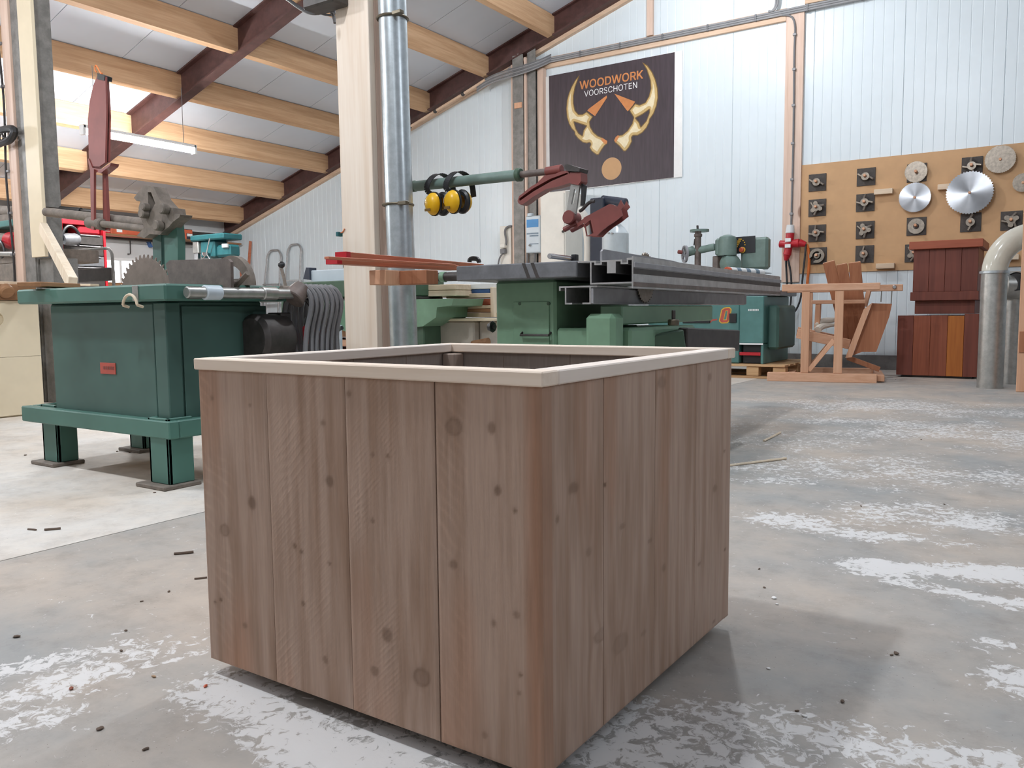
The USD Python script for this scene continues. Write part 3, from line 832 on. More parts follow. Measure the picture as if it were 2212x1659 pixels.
# red socket block hanging on the cable
ys = YF - .10
t = thing("socket_block", "red cross-shaped power socket block hanging on the timber batten", "socket block", Y(1705, 530, ys))
MB().cyl(Y(1707.5, 486, ys), Y(1706.5, 504, ys), .045, .055, bev=.006).build("plug_cap", "white_plastic", t)
MB().cyl(Y(1707, 503, ys), Y(1704, 534, ys), .05, bev=.006).build("socket_body", "red_plastic", t)
MB().cyl(Y(1704, 528, ys), Y(1684, 527, ys), .045, bev=.006).build("socket_outlet", "red_plastic", t)
MB().cyl(Y(1706, 527, ys), Y(1727, 525, ys), .045, .055, bev=.006).cyl(Y(1727, 525, ys), Y(1741, 528, ys), .05, .03, bev=.004).build("socket_outlet", "red_plastic", t)
MB().cyl(Y(1704, 532, ys), Y(1700, 551, ys), .045, .05, bev=.006).cyl(Y(1700, 551, ys), Y(1698, 563, ys), .045, .025, bev=.004).build("socket_outlet", "red_plastic", t)
for (a, b_) in ((1705, 519), (1704.5, 532)):
    p = Y(a, b_, ys)
    MB().box(p[0] - .035, p[0] + .035, ys - .066, ys - .05, p[2] - .022, p[2] + .022, .004).build("label_plate", "label_white", t)
for k, pts in enumerate(([(1698, 563), (1699, 590), (1700, 615), (1697, 660), (1692, 700), (1684, 735)], [(1702, 560), (1709, 600), (1709, 640), (1706, 672)], [(1741, 528), (1737, 570), (1733, 610), (1728, 650), (1712, 680), (1690, 700)])):
    MB().tube(smooth_path([Y(a, b_, ys) for a, b_ in pts], 30), .012, 7).build("hanging_cable", "cable_black", label=("black cable dropping from the bottom outlet of the red socket block", "short black cable hanging beside the socket block's bottom outlet", "black cable looping down from the right outlet of the red socket block")[k], cat="cable")
MB().tube(smooth_path([Y(a, b_, YW - .06) for a, b_ in ((1743, 528), (1747, 545), (1747.5, 575), (1745, 600), (1744, 625))], 20), .017, 7).build("orange_cable", "cable_orange", label="orange cable hanging at the left edge of the brown tool board", cat="cable")

# banner
YBN = YW - 0.02
def bz(zx, zy, y=YBN): return Y(1150 + zx / 4.8806, 80 + zy / 4.8806, y)
def bpoly(pts, y=YBN): return Polygon([(bz(a, c, y)[0], bz(a, c, y)[2]) for a, c in pts]).buffer(0)


bn = thing("wall_banner", "dark banner with two golden horned hammers and the words WOODWORK VOORSCHOTEN", "banner", bz(840, 900))
cloth = bpoly([(105, 428), (1580, 140), (1578, 1472), (108, 1655)])
MB().prism(cloth, (0, YBN + .012, 0), (1, 0, 0), (0, 0, 1), .010).build("hem", "paper", bn)
dark = bpoly([(175, 412), (1500, 160), (1490, 1480), (185, 1635)])
MB().prism(dark, (0, YBN + .002, 0), (1, 0, 0), (0, 0, 1), .003).build("printed_cloth", "banner_cloth", bn)


def flat(poly, name, material, lift): return MB().prism(poly, (0, YBN - .001 - lift, 0), (1, 0, 0), (0, 0, 1), .0012).build(name, material, bn)


HL = [(500, 398), (455, 450), (415, 520), (385, 590), (364, 670), (357, 760), (365, 850), (385, 915), (412, 965), (445, 1000), (448, 1030), (480, 1070), (530, 1112), (575, 1122), (605, 1112), (617, 1130), (603, 1165), (625, 1205), (680, 1245), (702, 1240), (735, 1185), (760, 1150), (790, 1125), (792, 1098), (735, 1058), (690, 1040), (645, 1000), (612, 945), (605, 895), (640, 840), (575, 785), (530, 815), (488, 815), (452, 775), (435, 700), (435, 620), (452, 530)]
HR = [(1158, 265), (1215, 300), (1265, 370), (1300, 450), (1322, 540), (1327, 640), (1310, 730), (1280, 810), (1240, 865), (1232, 905), (1205, 960), (1160, 1010), (1110, 1040), (1062, 1040), (1047, 1058), (1052, 1100), (1020, 1165), (985, 1205), (962, 1206), (915, 1150), (870, 1112), (860, 1085), (895, 1040), (950, 1030), (1005, 985), (1050, 915), (1068, 850), (1022, 775), (1085, 700), (1130, 716), (1190, 690), (1228, 625), (1248, 545), (1243, 460), (1205, 345)]
EYL = [(440, 895), (570, 938), (538, 985), (527, 1040), (488, 1012), (460, 965)]
EYR = [(1090, 855), (1165, 815), (1233, 765), (1232, 800), (1200, 885), (1145, 947), (1128, 900)]
for hp, ep in ((HL, EYL), (HR, EYR)):
    body = bpoly(hp).buffer(.02).buffer(-.02).difference(bpoly(ep))
    flat(body, "printed_horn", "gold_dark", 0)
    flat(body.buffer(-.012), "printed_horn", "gold", .001)
    flat(affinity.translate(body.buffer(-.040), -.006, .006), "printed_horn", "gold_light", .002)
for tp in ([(785, 617), (788, 640), (662, 835), (580, 775), (600, 755)], [(866, 598), (1085, 682), (1065, 715), (1008, 785), (990, 765)]):
    flat(bpoly(tp), "printed_nail", "print_orange", .003)
for tp in ([(735, 1062), (792, 1096), (788, 1122), (765, 1130), (725, 1085)], [(865, 1090), (880, 1055), (905, 1035), (918, 1050), (880, 1115)]):
    flat(bpoly(tp), "printed_nail", "print_orange", .003)
c0, cx_, cz_ = bz(835, 1388), bz(940, 1375), bz(838, 1270)
flat(affinity.translate(affinity.scale(disc_poly(1), cx_[0] - c0[0], cz_[2] - c0[2]), c0[0], c0[2]), "printed_disc", "mdf", 0)
for txt, pl_, pr_, hh, m_, bold in (("WOODWORK", (500, 556), (1168, 432), .108, "print_orange", True), ("VOORSCHOTEN", (548, 630), (1105, 536), .080, "print_white", False)):
    a, c = bz(*pl_), bz(*pr_)
    tm = meshkit.text_mesh(txt, 1.0, 0.01, bold=bold)
    w0 = tm.bounds[1][0] - tm.bounds[0][0]
    sx = (c[0] - a[0]) / w0
    v = tm.vertices - [tm.bounds[0][0], 0, 0]
    V = np.stack([a[0] + v[:, 0] * sx, np.full(len(v), YBN - .0025) - v[:, 2] * .1, (a[2] + c[2]) / 2 + v[:, 1] * hh], 1)
    MB().add(V, tm.faces).build("printed_lettering", m_, bn, label="%s lettering reading %s" % ("orange" if bold else "white", txt))

# brown tool board with its cutters and blades
YBD = YW - 0.02
bx0, bx1, bz0, bz1 = yx(1729, 470, YBD), 0.35, (yz(1732, 592, YBD) + 1.17) / 2, yz(1732, 357, YBD)
MB().box(bx0, bx1, YBD, YW - .0005, bz0, bz1, .002).build("tool_board", "mdf", label="wide brown fibreboard on the white wall carrying cutters and saw blades", cat="tool board")


def tb(zx, zy, y=YBD): return Y(1720 + zx * .22243, 300 + zy * .22243, y)


KINDS = {0: "two-knife", 1: "three-lobed", 2: "star", 3: "ring"}
TILES = [(207, 425, 0, "leftmost column, top row", "three"), (205, 670, 1, "leftmost column, second row", ""), (204, 917, 2, "leftmost column, third row", ""), (212, 1137, 3, "leftmost column, bottom row", ""),
         (680, 370, 0, "second column, top row", ""), (672, 620, 2, "second column, second row", ""), (670, 885, 1, "second column, third row", ""), (665, 1120, 0, "second column, bottom row above the chair", ""),
         (1172, 330, 4, "third column, above the smaller shiny blade", ""), (1168, 850, 5, "third column, below the smaller shiny blade", ""), (1150, 1110, 1, "third column, beside the stacked planter", ""),
         (1708, 268, 2, "fourth column, above the biggest blade", ""), (1695, 812, 0, "fourth column, below the biggest blade", ""), (2090, 795, 1, "fifth column, above the pale duct elbow", "")]
SZ = 0.205
for k, (zx, zy, kind, where, _) in enumerate(TILES):
    c = tb(zx, zy)
    t = thing("cutter_tile", "dark square peg tile, %s, on brown board" % where, "tool holder", c)
    MB().box(c[0] - SZ / 2, c[0] + SZ / 2, YBD - .012, YBD - .0005, c[2] - SZ / 2, c[2] + SZ / 2, .002).build("tile", "peg_tile", t)
    MB().cyl((c[0], YBD - .012, c[2]), (c[0], YBD - .115, c[2] + .008), .016, n=12, bev=.003).build("peg", "chair_wood", t)
    if kind == 4:
        continue
    q = thing("moulding_cutter", "%s on a peg, %s" % ({5: "round cutter disc"}.get(kind) or KINDS[kind] + " steel cutter", where), "cutter", (c[0], YBD - .05, c[2]))
    r0 = .085
    rg = np.random.default_rng(100 + k)
    if kind == 5:
        MB().prism(blade_poly(.09, 40, .006, .018), (c[0], YBD - .03, c[2]), (1, 0, 0), (0, 0, 1), .006).build("disc", "tool_steel", q)
        MB().cyl((c[0], YBD - .03, c[2]), (c[0], YBD - .05, c[2]), .03, n=20, bev=.003).build("collar", "dark_steel", q)
        continue
    a0 = rg.uniform(0, 6.28)
    hub = disc_poly(.045 if kind != 3 else .05)
    if kind == 1:
        hub = unary_union([hub] + [affinity.translate(disc_poly(.026), .05 * math.cos(a0 + j * 2.094), .05 * math.sin(a0 + j * 2.094)) for j in range(3)])
    if kind == 3:
        hub = disc_poly(.088).difference(disc_poly(.052)).difference(affinity.rotate(sbox(.0, -.03, .1, .03), 220, origin=(0, 0)))
        hub = unary_union([hub, disc_poly(.034)])
        hub = unary_union([hub, affinity.rotate(sbox(0, -.012, .07, .012), 40, origin=(0, 0))])
    hub = hub.difference(disc_poly(.0165, 16))
    MB().prism(hub, (c[0], YBD - .028, c[2]), (1, 0, 0), (0, 0, 1), .042).build("hub", "tool_steel", q)
    nk = {0: 2, 1: 3, 2: 4, 3: 0}[kind]
    for j in range(nk):
        a = a0 + j * 2 * math.pi / nk + .4
        e = np.array([math.cos(a), 0, math.sin(a)])
        e2 = np.array([-math.sin(a), 0, math.cos(a)])
        MB().obox(np.array([c[0], YBD - .05, c[2]]) + e * .058 + e2 * .02, np.array([e, [0, 1, 0], e2]), (.034, .018, .011), .004).build("knife", "tool_steel" if j % 2 else "dusty_iron", q)
for k, (zx, zy, w, lab) in enumerate(((855, 517, .20, "between second and third cutter columns"), (1462, 470, .17, "just left of the biggest blade"), (872, 1236, .20, "at the board's lower edge right of the chair back"), (2075, 1150, .17, "low on the board behind the duct elbow"))):
    c = tb(zx, zy)
    MB().box(c[0] - w / 2, c[0] + w / 2, YBD - .075, YBD - .0005, c[2] - .03, c[2] + .03, .004).build("wooden_ledge", "pale_wood_x", label="pale wooden ledge on brown board %s" % lab, cat="ledge", group=None)

mat("spun_steel", {"sx": ("separate_xyz", {}), "ng": ("math", {"math_type": "multiply", "value2": -1.0}), "tg": ("combine_xyz", {"y": 0.0}), "tc": ("texture_coordinate", {}), "n": ("noise_texture", {"scale": 5}), "r": ("rgb_ramp", {"ramp": [(0.3, srgb(150, 152, 156)), (0.7, srgb(172, 174, 178))]}),
                   "p": ("principled_bsdf", {"metallic": 1.0, "roughness": 0.3, "anisotropic": 0.85})}, [("tc.object", "n.vector"), ("n.fac", "r.fac"), ("r.color", "p.base_color"), ("tc.object", "sx.vector"), ("sx.z", "ng.value1"), ("ng.value", "tg.x"), ("sx.x", "tg.z"), ("tg.vector", "p.tangent")])
for (zx, zy, rp, te, m_, off, lab) in ((1158, 573, 146, 60, "spun_steel", .055, "smaller shiny circular saw blade in the third column of the brown board"), (1690, 530, 209, 48, "spun_steel", .085, "largest shiny circular saw blade on the brown board"),
                                       (1985, 205, 136, 44, "tool_steel", .06, "dull circular saw blade at the top right of the brown board"), (1168, 325, 104, 40, "tool_steel", .04, "small tarnished saw blade covering the top tile of the third column"), (2205, 430, 92, 40, "tool_steel", .05, "saw blade half hidden by the timber post at the right edge")):
    c, e = tb(zx, zy), tb(zx, zy - rp)
    r = e[2] - c[2]
    t = thing("saw_blade", lab, "saw blade", (c[0], YBD - off, c[2]))
    MB().prism(blade_poly(r, te, r * .045, .0155), (c[0], YBD - off, c[2]), (1, 0, 0), (0, 0, 1), .004).build("blade", m_, t, smooth=False)
    MB().cyl((c[0], YBD - off + .001, c[2]), (c[0], YBD - off - .018, c[2]), .015, n=14, bev=.003).build("arbor_peg", "chair_wood", t)
    if rp not in (104,):
        MB().cyl((c[0], YBD, c[2]), (c[0], YBD - off, c[2]), .014, n=12).build("spacer", "chair_wood", t)

# steel gable column with timber strips, electrical gear on it
gc = thing("gable_column", "grey steel column with pale timber strips against the gable wall left of the banner", "column", (yx(1130, 400, YW - .2), YW - .1, 0))
yc = YW - .20
for (a, c_, m_, y0, y1) in ((1103.5, 1108.5, "trim_wood_z", yc + .02, YW), (1108.5, 1131, "column_steel", yc, yc + .012), (1118, 1121, "column_steel", yc + .012, YW - .012), (1131, 1135.5, "trim_wood_z", yc + .02, YW), (1135.5, 1153, "column_steel", yc + .06, yc + .072), (1143, 1145, "column_steel", yc + .072, YW - .012), (1153.5, 1166, "trim_wood_z", yc + .10, YW)):
    x0, x1 = yx(a, 350, yc), yx(c_, 350, yc)
    MB().box(x0, x1, y0, y1, 0.0, (RZ(x0) + .05) if m_ == "column_steel" else (zl if a > 1150 else RZ(x0) - .05), .002).build({"trim_wood_z": "timber_strip", "column_steel": "steel_flange"}[m_], m_, gc)
p = Y(1120, 228, yc)
MB().box(p[0] - .065, p[0] + .065, yc - .02, yc + .02, p[2] - .04, p[2] + .04, .003).build("timber_cleat", "chair_wood", gc)
# cables fanned out at the head of the column
t = thing("cable_fan", "bundle of grey conduits fanned out at the head of the gable column", "cables", Y(1120, 155, yc - .05))
for k in range(6):
    pts = [Y(1190, 118 + 3 * k, YF - .02), Y(1150, 135 + 3.2 * k, yc - .03), Y(1100, 150 + 3.4 * k, yc - .05), Y(1060, 165 + 3.0 * k, yc - .04), Y(1030, 185 + 2.6 * k, YW - .22)]
    MB().tube(smooth_path(pts, 24), .010, 6).build("conduit", "conduit" if k % 2 else "cable_grey", t)
t = thing("rafter_conduit", "pale conduit running down along the gable rafter towards the eaves", "conduit", Y(980, 220, YW - .24))
pts = [Y(1048, 172, YW - .24), Y(1000, 203, YW - .24), Y(940, 240, YW - .24), Y(885, 274, YW - .24), Y(820, 312, YW - .24)]
MB().tube(smooth_path(pts, 24), .02, 8).build("pipe", "trim_wood_x", t)
c = MB()
for p in pts[1:4]:
    c.ball(p, .034)
c.build("saddle_clips", "dark_steel", t, kind="stuff")

yb = YW - .33
eb = thing("electric_enclosure", "light grey electrical enclosure with a blue label on the gable column", "electrical box", (yx(1150, 500, yb), yb + .1, 1.3))
x0, x1, z0, z1 = yx(1135.5, 500, yb), yx(1168, 500, yb), yz(1150, 546, yb), yz(1150, 466, yb)
MB().box(x0, x1, yb, YW - .14, z0, z1, .012).build("housing", "enclosure_grey", eb)
MB().box(yx(1138, 480, yb), yx(1163, 480, yb), yb - .004, yb, yz(1150, 491, yb), yz(1150, 474, yb), .001).build("blue_label", "label_blue", eb)
for (a, c_, h) in ((503, 506, 1), (508, 511, 0), (526, 528, 0)):
    MB().box(yx(1138 + 6 * (1 - h), 505, yb), yx(1163, 505, yb), yb - .003, yb, yz(1150, c_, yb), yz(1150, a, yb), .0).build("print_line", "print_grey", eb)
MB().cyl(Y(1144, 530, yb), Y(1144, 530, yb - .03), .016, n=14, bev=.003).build("lamp_button", "chrome", eb)
MB().cyl(Y(1146, 461, yb + .03), Y(1146, 468, yb + .03), .05, n=14, bev=.004).build("cable_gland", "enclosure_grey", eb)
for k, (a0, a1) in enumerate(((1139, 1138), (1156, 1152))):
    MB().tube(smooth_path([Y(a0, 546, yb + .05), Y(a0, 556, yb + .05), Y(a1, 575, yb + .05), Y(a1, 620, yb + .05)], 12), .014, 6).build("feed_cable", "cable_grey", eb)
yb2 = YW - .55
eb = thing("tall_cabinet", "tall beige sheet-metal cabinet right of the electrical enclosure under the banner", "cabinet", (yx(1195, 600, yb2), yb2 + .2, 0))
MB().box(yx(1167, 480, yb2), yx(1222, 480, yb2), yb2, YW - .06, 0.06, yz(1195, 414, yb2), .01).build("body", "cabinet_beige", eb)
MB().box(yx(1170, 480, yb2), yx(1219, 480, yb2), yb2 - .012, yb2, 0.12, yz(1195, 419, yb2), .006).build("door", "cabinet_beige", eb)
MB().cyl(Y(1216, 500, yb2), Y(1216, 500, yb2 - .04), .018, n=12).build("knob", "dark_steel", eb)
MB().box(yx(1167, 480, yb2), yx(1222, 480, yb2), yb2 + .02, YW - .08, 0, .06, .003).build("base", "dark_steel", eb)
t = thing("switchboard", "beige board with switches and a bent grey conduit left of the gable column", "switchboard", (yx(1092, 530, YW - .1), YW - .06, 1.2))
MB().box(yx(1080, 520, YW - .12), yx(1104, 520, YW - .12), YW - .12, YW - .001, .5, yz(1092, 488, YW - .12), .004).build("board", "cabinet_beige", t)
MB().tube(smooth_path([Y(1106, 489, YW - .15), Y(1097, 490, YW - .15), Y(1092.5, 494, YW - .15), Y(1092, 510, YW - .15), Y(1091.5, 530, YW - .15)], 20), .016, 7).build("conduit", "cable_grey", t)
for (a, c_) in ((1088, 531), (1088, 543)):
    p = Y(a, c_, YW - .15)
    MB().box(p[0] - .045, p[0] + .045, YW - .19, YW - .12, p[2] - .035, p[2] + .035, .008).build("switch_box", "cabinet_beige" if c_ < 540 else "cable_grey", t)
t = MB().tube(smooth_path([Y(1086, 548, YW - .17), Y(1080, 556, YW - .17), Y(1076, 575, YW - .17), Y(1074, 610, YW - .17)], 14), .012, 6).build("switch_cable", "cable_grey", label="thin grey cable hanging from the switch panel left of the gable column", cat="cable")

# long things leaning on the gable wall, far left
yl = YW - .30
for k, (xa, xb, yt, lab) in enumerate(((556, 582, 541, "shorter"), (600.5, 626, 528, "taller"))):
    t = thing("step_ladder", "%s of two folded aluminium step ladders leaning on the white gable wall" % lab, "ladder", (yx((xa + xb) / 2, 700, yl), yl, 0))
    ztop = yz(xa, yt, yl)
    xl_, xr_ = yx(xa, yt, yl), yx(xb, yt, yl)
    lean = .22
    def lp(x, z): return (x, YW - .04 - .26 * (1 - z / ztop), z)
    pts = [lp(xl_ - .10, 0.02), lp(xl_ - .02, ztop - .2), lp(xl_ + .0, ztop - .06), lp(xl_ + .07, ztop), lp((xl_ + xr_) / 2, ztop + .005), lp(xr_ - .07, ztop), lp(xr_, ztop - .06), lp(xr_ + .02, ztop - .2), lp(xr_ + .10, 0.02)]
    MB().tube(np.vstack([[pts[0]], smooth_path(pts[1:8], 30), [pts[8]]]), .02, 8).build("rail", "aluminium", t)
    for j in range(4):
        zz = ztop * (.16 + .17 * j)
        e = .10 - .08 * zz / ztop
        y_ = lp(0, zz)[1]
        MB().box(xl_ - e, xr_ + e, y_ - .05, y_ + .04, zz - .012, zz + .012, .003).build("tread", "aluminium", t)
t = MB().beam((yx(535, 640, yl) - .05, yl - .12, 0.0), Y(541, 521, YW - .04), .05, .03, .004).build("leaning_lath", "board_red", label="reddish wooden lath leaning on the gable wall left of the ladders", cat="lath")
t = MB().beam((yx(522, 640, yl) + .1, yl, 0.0), Y(523, 569, YW - .08), .12, .03, .004).build("leaning_board", "board_red", label="short wide brown board leaning on the gable wall behind the rusty saw disc", cat="board")

# ---------------------------------------------------------------- old green table saw at left
def wx(pts, y): return Polygon([(Y(a, b_, y)[0], Y(a, b_, y)[2]) for a, b_ in pts]).buffer(0)


def extr(poly, y0, y1): return MB().prism(poly, (0, y0, 0), (1, 0, 0), (0, 0, 1), -(y1 - y0))


ts = thing("table_saw", "old green cast table saw with a big rusty blade and overhead guard arm at left", "table saw", (-3.62, 2.4, 0))
SX0, SX1, SY0, SY1 = -4.07, -3.135, 2.11, 2.60
for (x0, x1, y0, y1, top) in ((-4.20, -4.06, 2.10, 2.20, .30), (-3.24, -3.10, 2.06, 2.18, .30), (-4.20, -4.07, 2.56, 2.66, .30), (-3.24, -3.11, 2.56, 2.66, .30)):
    l_ = MB()
    l_.box(x0, x1, y0, y0 + .016, .018, top, .003).box(x0, x0 + .016, y0, y1, .018, top, .003).box(x1 - .016, x1, y0, y1, .018, top, .003)
    l_.build("leg", "saw_green", ts)
    MB().box(x0 - .05, x1 + .02, y0 - .04, y1 + .02, 0, .018, .006).build("foot_plate", "dusty_iron", ts)
bz_1, bz_0 = Y(230, 897, 2.05)[2], Y(230, 933, 2.05)[2]
f_ = MB()
f_.box(-4.29, -3.075, 2.05, 2.10, bz_0, bz_1, .005).box(-4.29, -4.24, 2.10, 2.70, bz_0, bz_1, .005).box(-3.125, -3.075, 2.10, 2.70, bz_0, bz_1, .005).box(-4.24, -3.125, 2.65, 2.70, bz_0, bz_1, .005)
f_.build("base_frame", "saw_green", ts)
MB().box(-4.24, -3.125, 2.10, 2.65, bz_0 + .03, bz_0 + .04, 0).build("floor_plate", "scrap_dust", ts)
TZ1, TZ0 = .862, .792
bt = TZ0
MB().box(SX0, SX1, SY0, SY1, bz_0 + .042, bt, .006).build("body", "saw_green_dark", ts)
MB().box(SX0 + .02, SX1 - .09, SY0 - .012, SY0, bz_1 - .02, bt - .01, .004).build("front_plate", "saw_green_dark", ts)
MB().box(SX1 - .075, SX1 + .012, SY0 - .02, SY0 + .05, bz_1 - .03, bt - .005, .004).build("corner_post", "saw_green_dark", ts)
MB().box(SX1, SX1 + .010, SY0 + .06, SY1 + .02, bz_1 - .02, bt - .02, .004).build("side_plate", "saw_green_dark", ts)
p0, p1 = Y(217, 783, SY0 - .013), Y(251, 809, SY0 - .013)
MB().box(p0[0], p1[0], SY0 - .016, SY0 - .012, p1[2], p0[2], .001).build("red_plate", "sign_red", ts)
p0, p1 = Y(222, 791, SY0 - .017), Y(247, 799, SY0 - .017)
for k in range(6):
    xx = p0[0] + (p1[0] - p0[0]) * (k + .12) / 6
    MB().box(xx, xx + (p1[0] - p0[0]) * .11, SY0 - .0172, SY0 - .016, p1[2], p0[2], 0).build("plate_mark", "guard_red", ts)
tx0, tx1, ty0, ty1 = -4.225, -3.03, 2.03, 2.72
MB().box(tx0, tx1, ty0, ty1, TZ0, TZ1, .008).build("table_top", "saw_green", ts)
p = Y(281, 640, ty0 - .02)
MB().tube(arc((p[0], ty0 - .022, p[2] - .045), .052, 10, 170, (1, 0, 0), (0, 0, 1), 14), .006, 8).tube([(p[0] - .051, ty0 - .022, p[2] - .037), (p[0] - .051, ty0 + .004, p[2] - .045)], .006, 8).tube([(p[0] + .051, ty0 - .022, p[2] - .037), (p[0] + .051, ty0 + .004, p[2] - .045)], .006, 8).build("hook_handle", "pale_wood", ts)
MB().box(p[0] - .012, p[0] + .03, ty0 - .003, ty0 + .0, TZ0 + .002, TZ1 - .004, .001).build("grey_strip", "galvanised_dull", ts)
# blade and fence
by = 2.36
bc = Y(318, 655, by)
br = Y(320, 549, by)[2] - bc[2]
MB().prism(blade_poly(br, 44, br * .085, .03), (bc[0], by, bc[2]), (1, 0, 0), (0, 0, 1), .004).build("saw_disc", "rusty_blade", ts, smooth=False)
fp = [(358, 570), (366, 562), (492, 559), (498, 566), (499, 640), (372, 640)]
extr(wx(fp, by - .05), by - .05, by - .035).build("fence_plate", "fence_steel", ts)
MB().box(Y(372, 600, by)[0], Y(499, 600, by)[0], by - .035, by + .05, TZ1, TZ1 + .02, .003).build("fence_foot", "fence_steel", ts)
q = Y(520, 628, by + .06)
hw = Y(500, 640, by + .07)
hd = disc_poly(.135).difference(disc_poly(.09)).union(sbox(-.13, 0, .13, .03)).intersection(sbox(-.2, 0, .2, .2))
MB().prism(hd, (hw[0], by + .07, TZ1 + .0005), (1, 0, 0), (0, 0, 1), -.03).build("fence_wheel", "dusty_iron", ts)
MB().tube([Y(508, 620, by + .02), Y(535, 590, by + .02)], .012, 8).build("wheel_rod", "dusty_iron", ts)
# guide tubes along the right edge
rx = -2.985
t0, t1 = X(402, 632, rx), X(683, 637, rx)
g0, g1 = np.array([rx, t0[1], .826]), np.array([rx, t1[1] + .02, .826])
MB().cyl(g0, g1, .024, n=20, bev=.004).build("guide_tube", "galvanised_dull", ts)
MB().cyl((rx - .03, ty1 - .1, .846), (rx - .03, g1[1] - .06, .846), .018, n=16).build("guide_tube", "dusty_iron", ts)
for yy, c_ in ((2.22, "enclosure_grey"), (2.52, "galvanised_dull"), (g1[1] - .02, "fence_steel")):
    MB().cyl((rx, yy - .04, .826), (rx, yy + .04, .826), .031, n=20, bev=.004).build("tube_collar", c_, ts)
MB().cyl((rx, 2.66, .80), (rx, 2.72, .86), .055, .04, n=18, bev=.005).build("clamp_boss", "fence_steel", ts)
MB().box(rx - .05, rx - .02, ty0 + .1, ty0 + .16, .80, .85, .003).box(rx - .05, rx - .02, ty1 - .16, ty1 - .1, .80, .85, .003).build("tube_bracket", "dark_steel", ts)
# motors
m0 = X(108, 720, -4.20)
MB().cyl((-4.18, 2.33, .50), (-4.02, 2.33, .50), .15, n=28, bev=.03).build("left_motor", "sander_green", ts)
c = MB()
for k in range(14):
    a = 2 * math.pi * k / 14
    c.beam((-4.184, 2.33 + .06 * math.cos(a), .5 + .06 * math.sin(a)), (-4.184, 2.33 + .12 * math.cos(a), .5 + .12 * math.sin(a)), .010, .006, 0)
c.build("cooling_slots", "black_plastic", ts, kind="stuff")
mm = X(582, 712, -3.05)
MB().cyl((-3.07, mm[1] - .09, .62), (-3.07, mm[1] + .10, .62), .115, n=26, bev=.02).build("rear_motor", "dark_steel", ts)
MB().box(-3.13, -3.06, SY1, mm[1], .55, .68, .005).build("motor_bracket", "dark_steel", ts)
MB().box(-3.122, -3.02, SY1 + .02, SY1 + .08, .28, .74, .006).build("rear_shield", "dark_steel", ts)
# overhead guard
gy = 2.95
extr(wx([(354, 470), (379, 466), (384, 520), (384, 640), (357, 640)], gy), gy, gy + .05).build("guard_post", "saw_green", ts)
extr(wx([(325, 480), (344, 480), (347, 640), (330, 640)], gy), gy + .01, gy + .06).build("guard_post", "saw_green_dark", ts)
MB().box(Y(330, 630, gy)[0] - .05, Y(384, 630, gy)[0] + .04, ty1 - .02, gy + .14, TZ0, TZ1, .005).build("post_foot", "saw_green", ts)
cast = wx([(296, 428), (316, 402), (324, 402), (339, 404), (350, 430), (366, 448), (380, 450), (382, 462), (396, 464), (394, 470), (380, 480), (372, 490), (362, 498), (352, 508), (330, 506), (318, 515), (302, 510), (318, 492), (310, 470), (306, 450), (310, 435), (302, 435)], gy - .03)
cast = cast.difference(wx([(326, 416), (333, 416), (342, 440), (330, 462), (327, 440)], gy - .03))
extr(cast, gy - .05, gy + .03).build("clamp_casting", "dusty_iron", ts)
for (a, b_, r_) in ((318, 462, .028), (350, 488, .03), (362, 452, .03), (322, 448, .022)):
    p = Y(a, b_, gy - .05)
    MB().cyl(p, p + (0, -.045, 0), r_, n=14, bev=.006).build("clamp_bolt", "dusty_iron", ts)
MB().cyl(Y(328, 496, gy - .02), Y(216, 483, gy - .02), .021, n=16).build("guard_arm", "dusty_iron", ts)
MB().cyl(Y(330, 484, gy + .06), Y(100, 458, gy + .06), .030, n=16).build("guard_arm", "dusty_iron", ts)
MB().cyl(Y(192, 481, gy - .02), Y(222, 485, gy - .02), .036, n=16, bev=.006).build("arm_socket", "dusty_iron", ts)
hood = wx([(218, 160), (231, 166), (233, 240), (230, 352), (218, 360), (196, 360), (193, 260), (197, 220), (205, 185), (214, 163)], gy - .02)
extr(hood, gy - .03, gy - .018).build("guard_hood", "guard_red", ts)
extr(wx([(222, 165), (231, 166), (236, 250), (234, 350), (224, 356)], gy), gy, gy + .012).build("guard_hood", "guard_red", ts)
extr(wx([(215, 159), (231, 165), (230, 175), (215, 172)], gy - .02), gy - .034, gy + .014).build("hood_cap", "black_plastic", ts)
extr(wx([(190, 342), (198, 362), (216, 366), (238, 352), (236, 358), (216, 374), (193, 368), (188, 344)], gy - .04), gy - .036, gy + .018).build("hood_rim", "guard_red", ts)
extr(wx([(198, 366), (206, 366), (206, 497), (200, 496)], gy - .04), gy - .05, gy - .035).build("hood_hanger", "guard_red", ts)
extr(wx([(211, 366), (217, 366), (223, 495), (213, 498)], gy - .03), gy - .0, gy + .018).build("hood_hanger", "guard_red", ts)
MB().tube(smooth_path([Y(221, 158, gy), Y(213, 150, gy), Y(206, 142, gy), Y(205, 150, gy), Y(208, 155, gy)], 16), .004, 6).build("hood_wire", "cable_orange", ts)

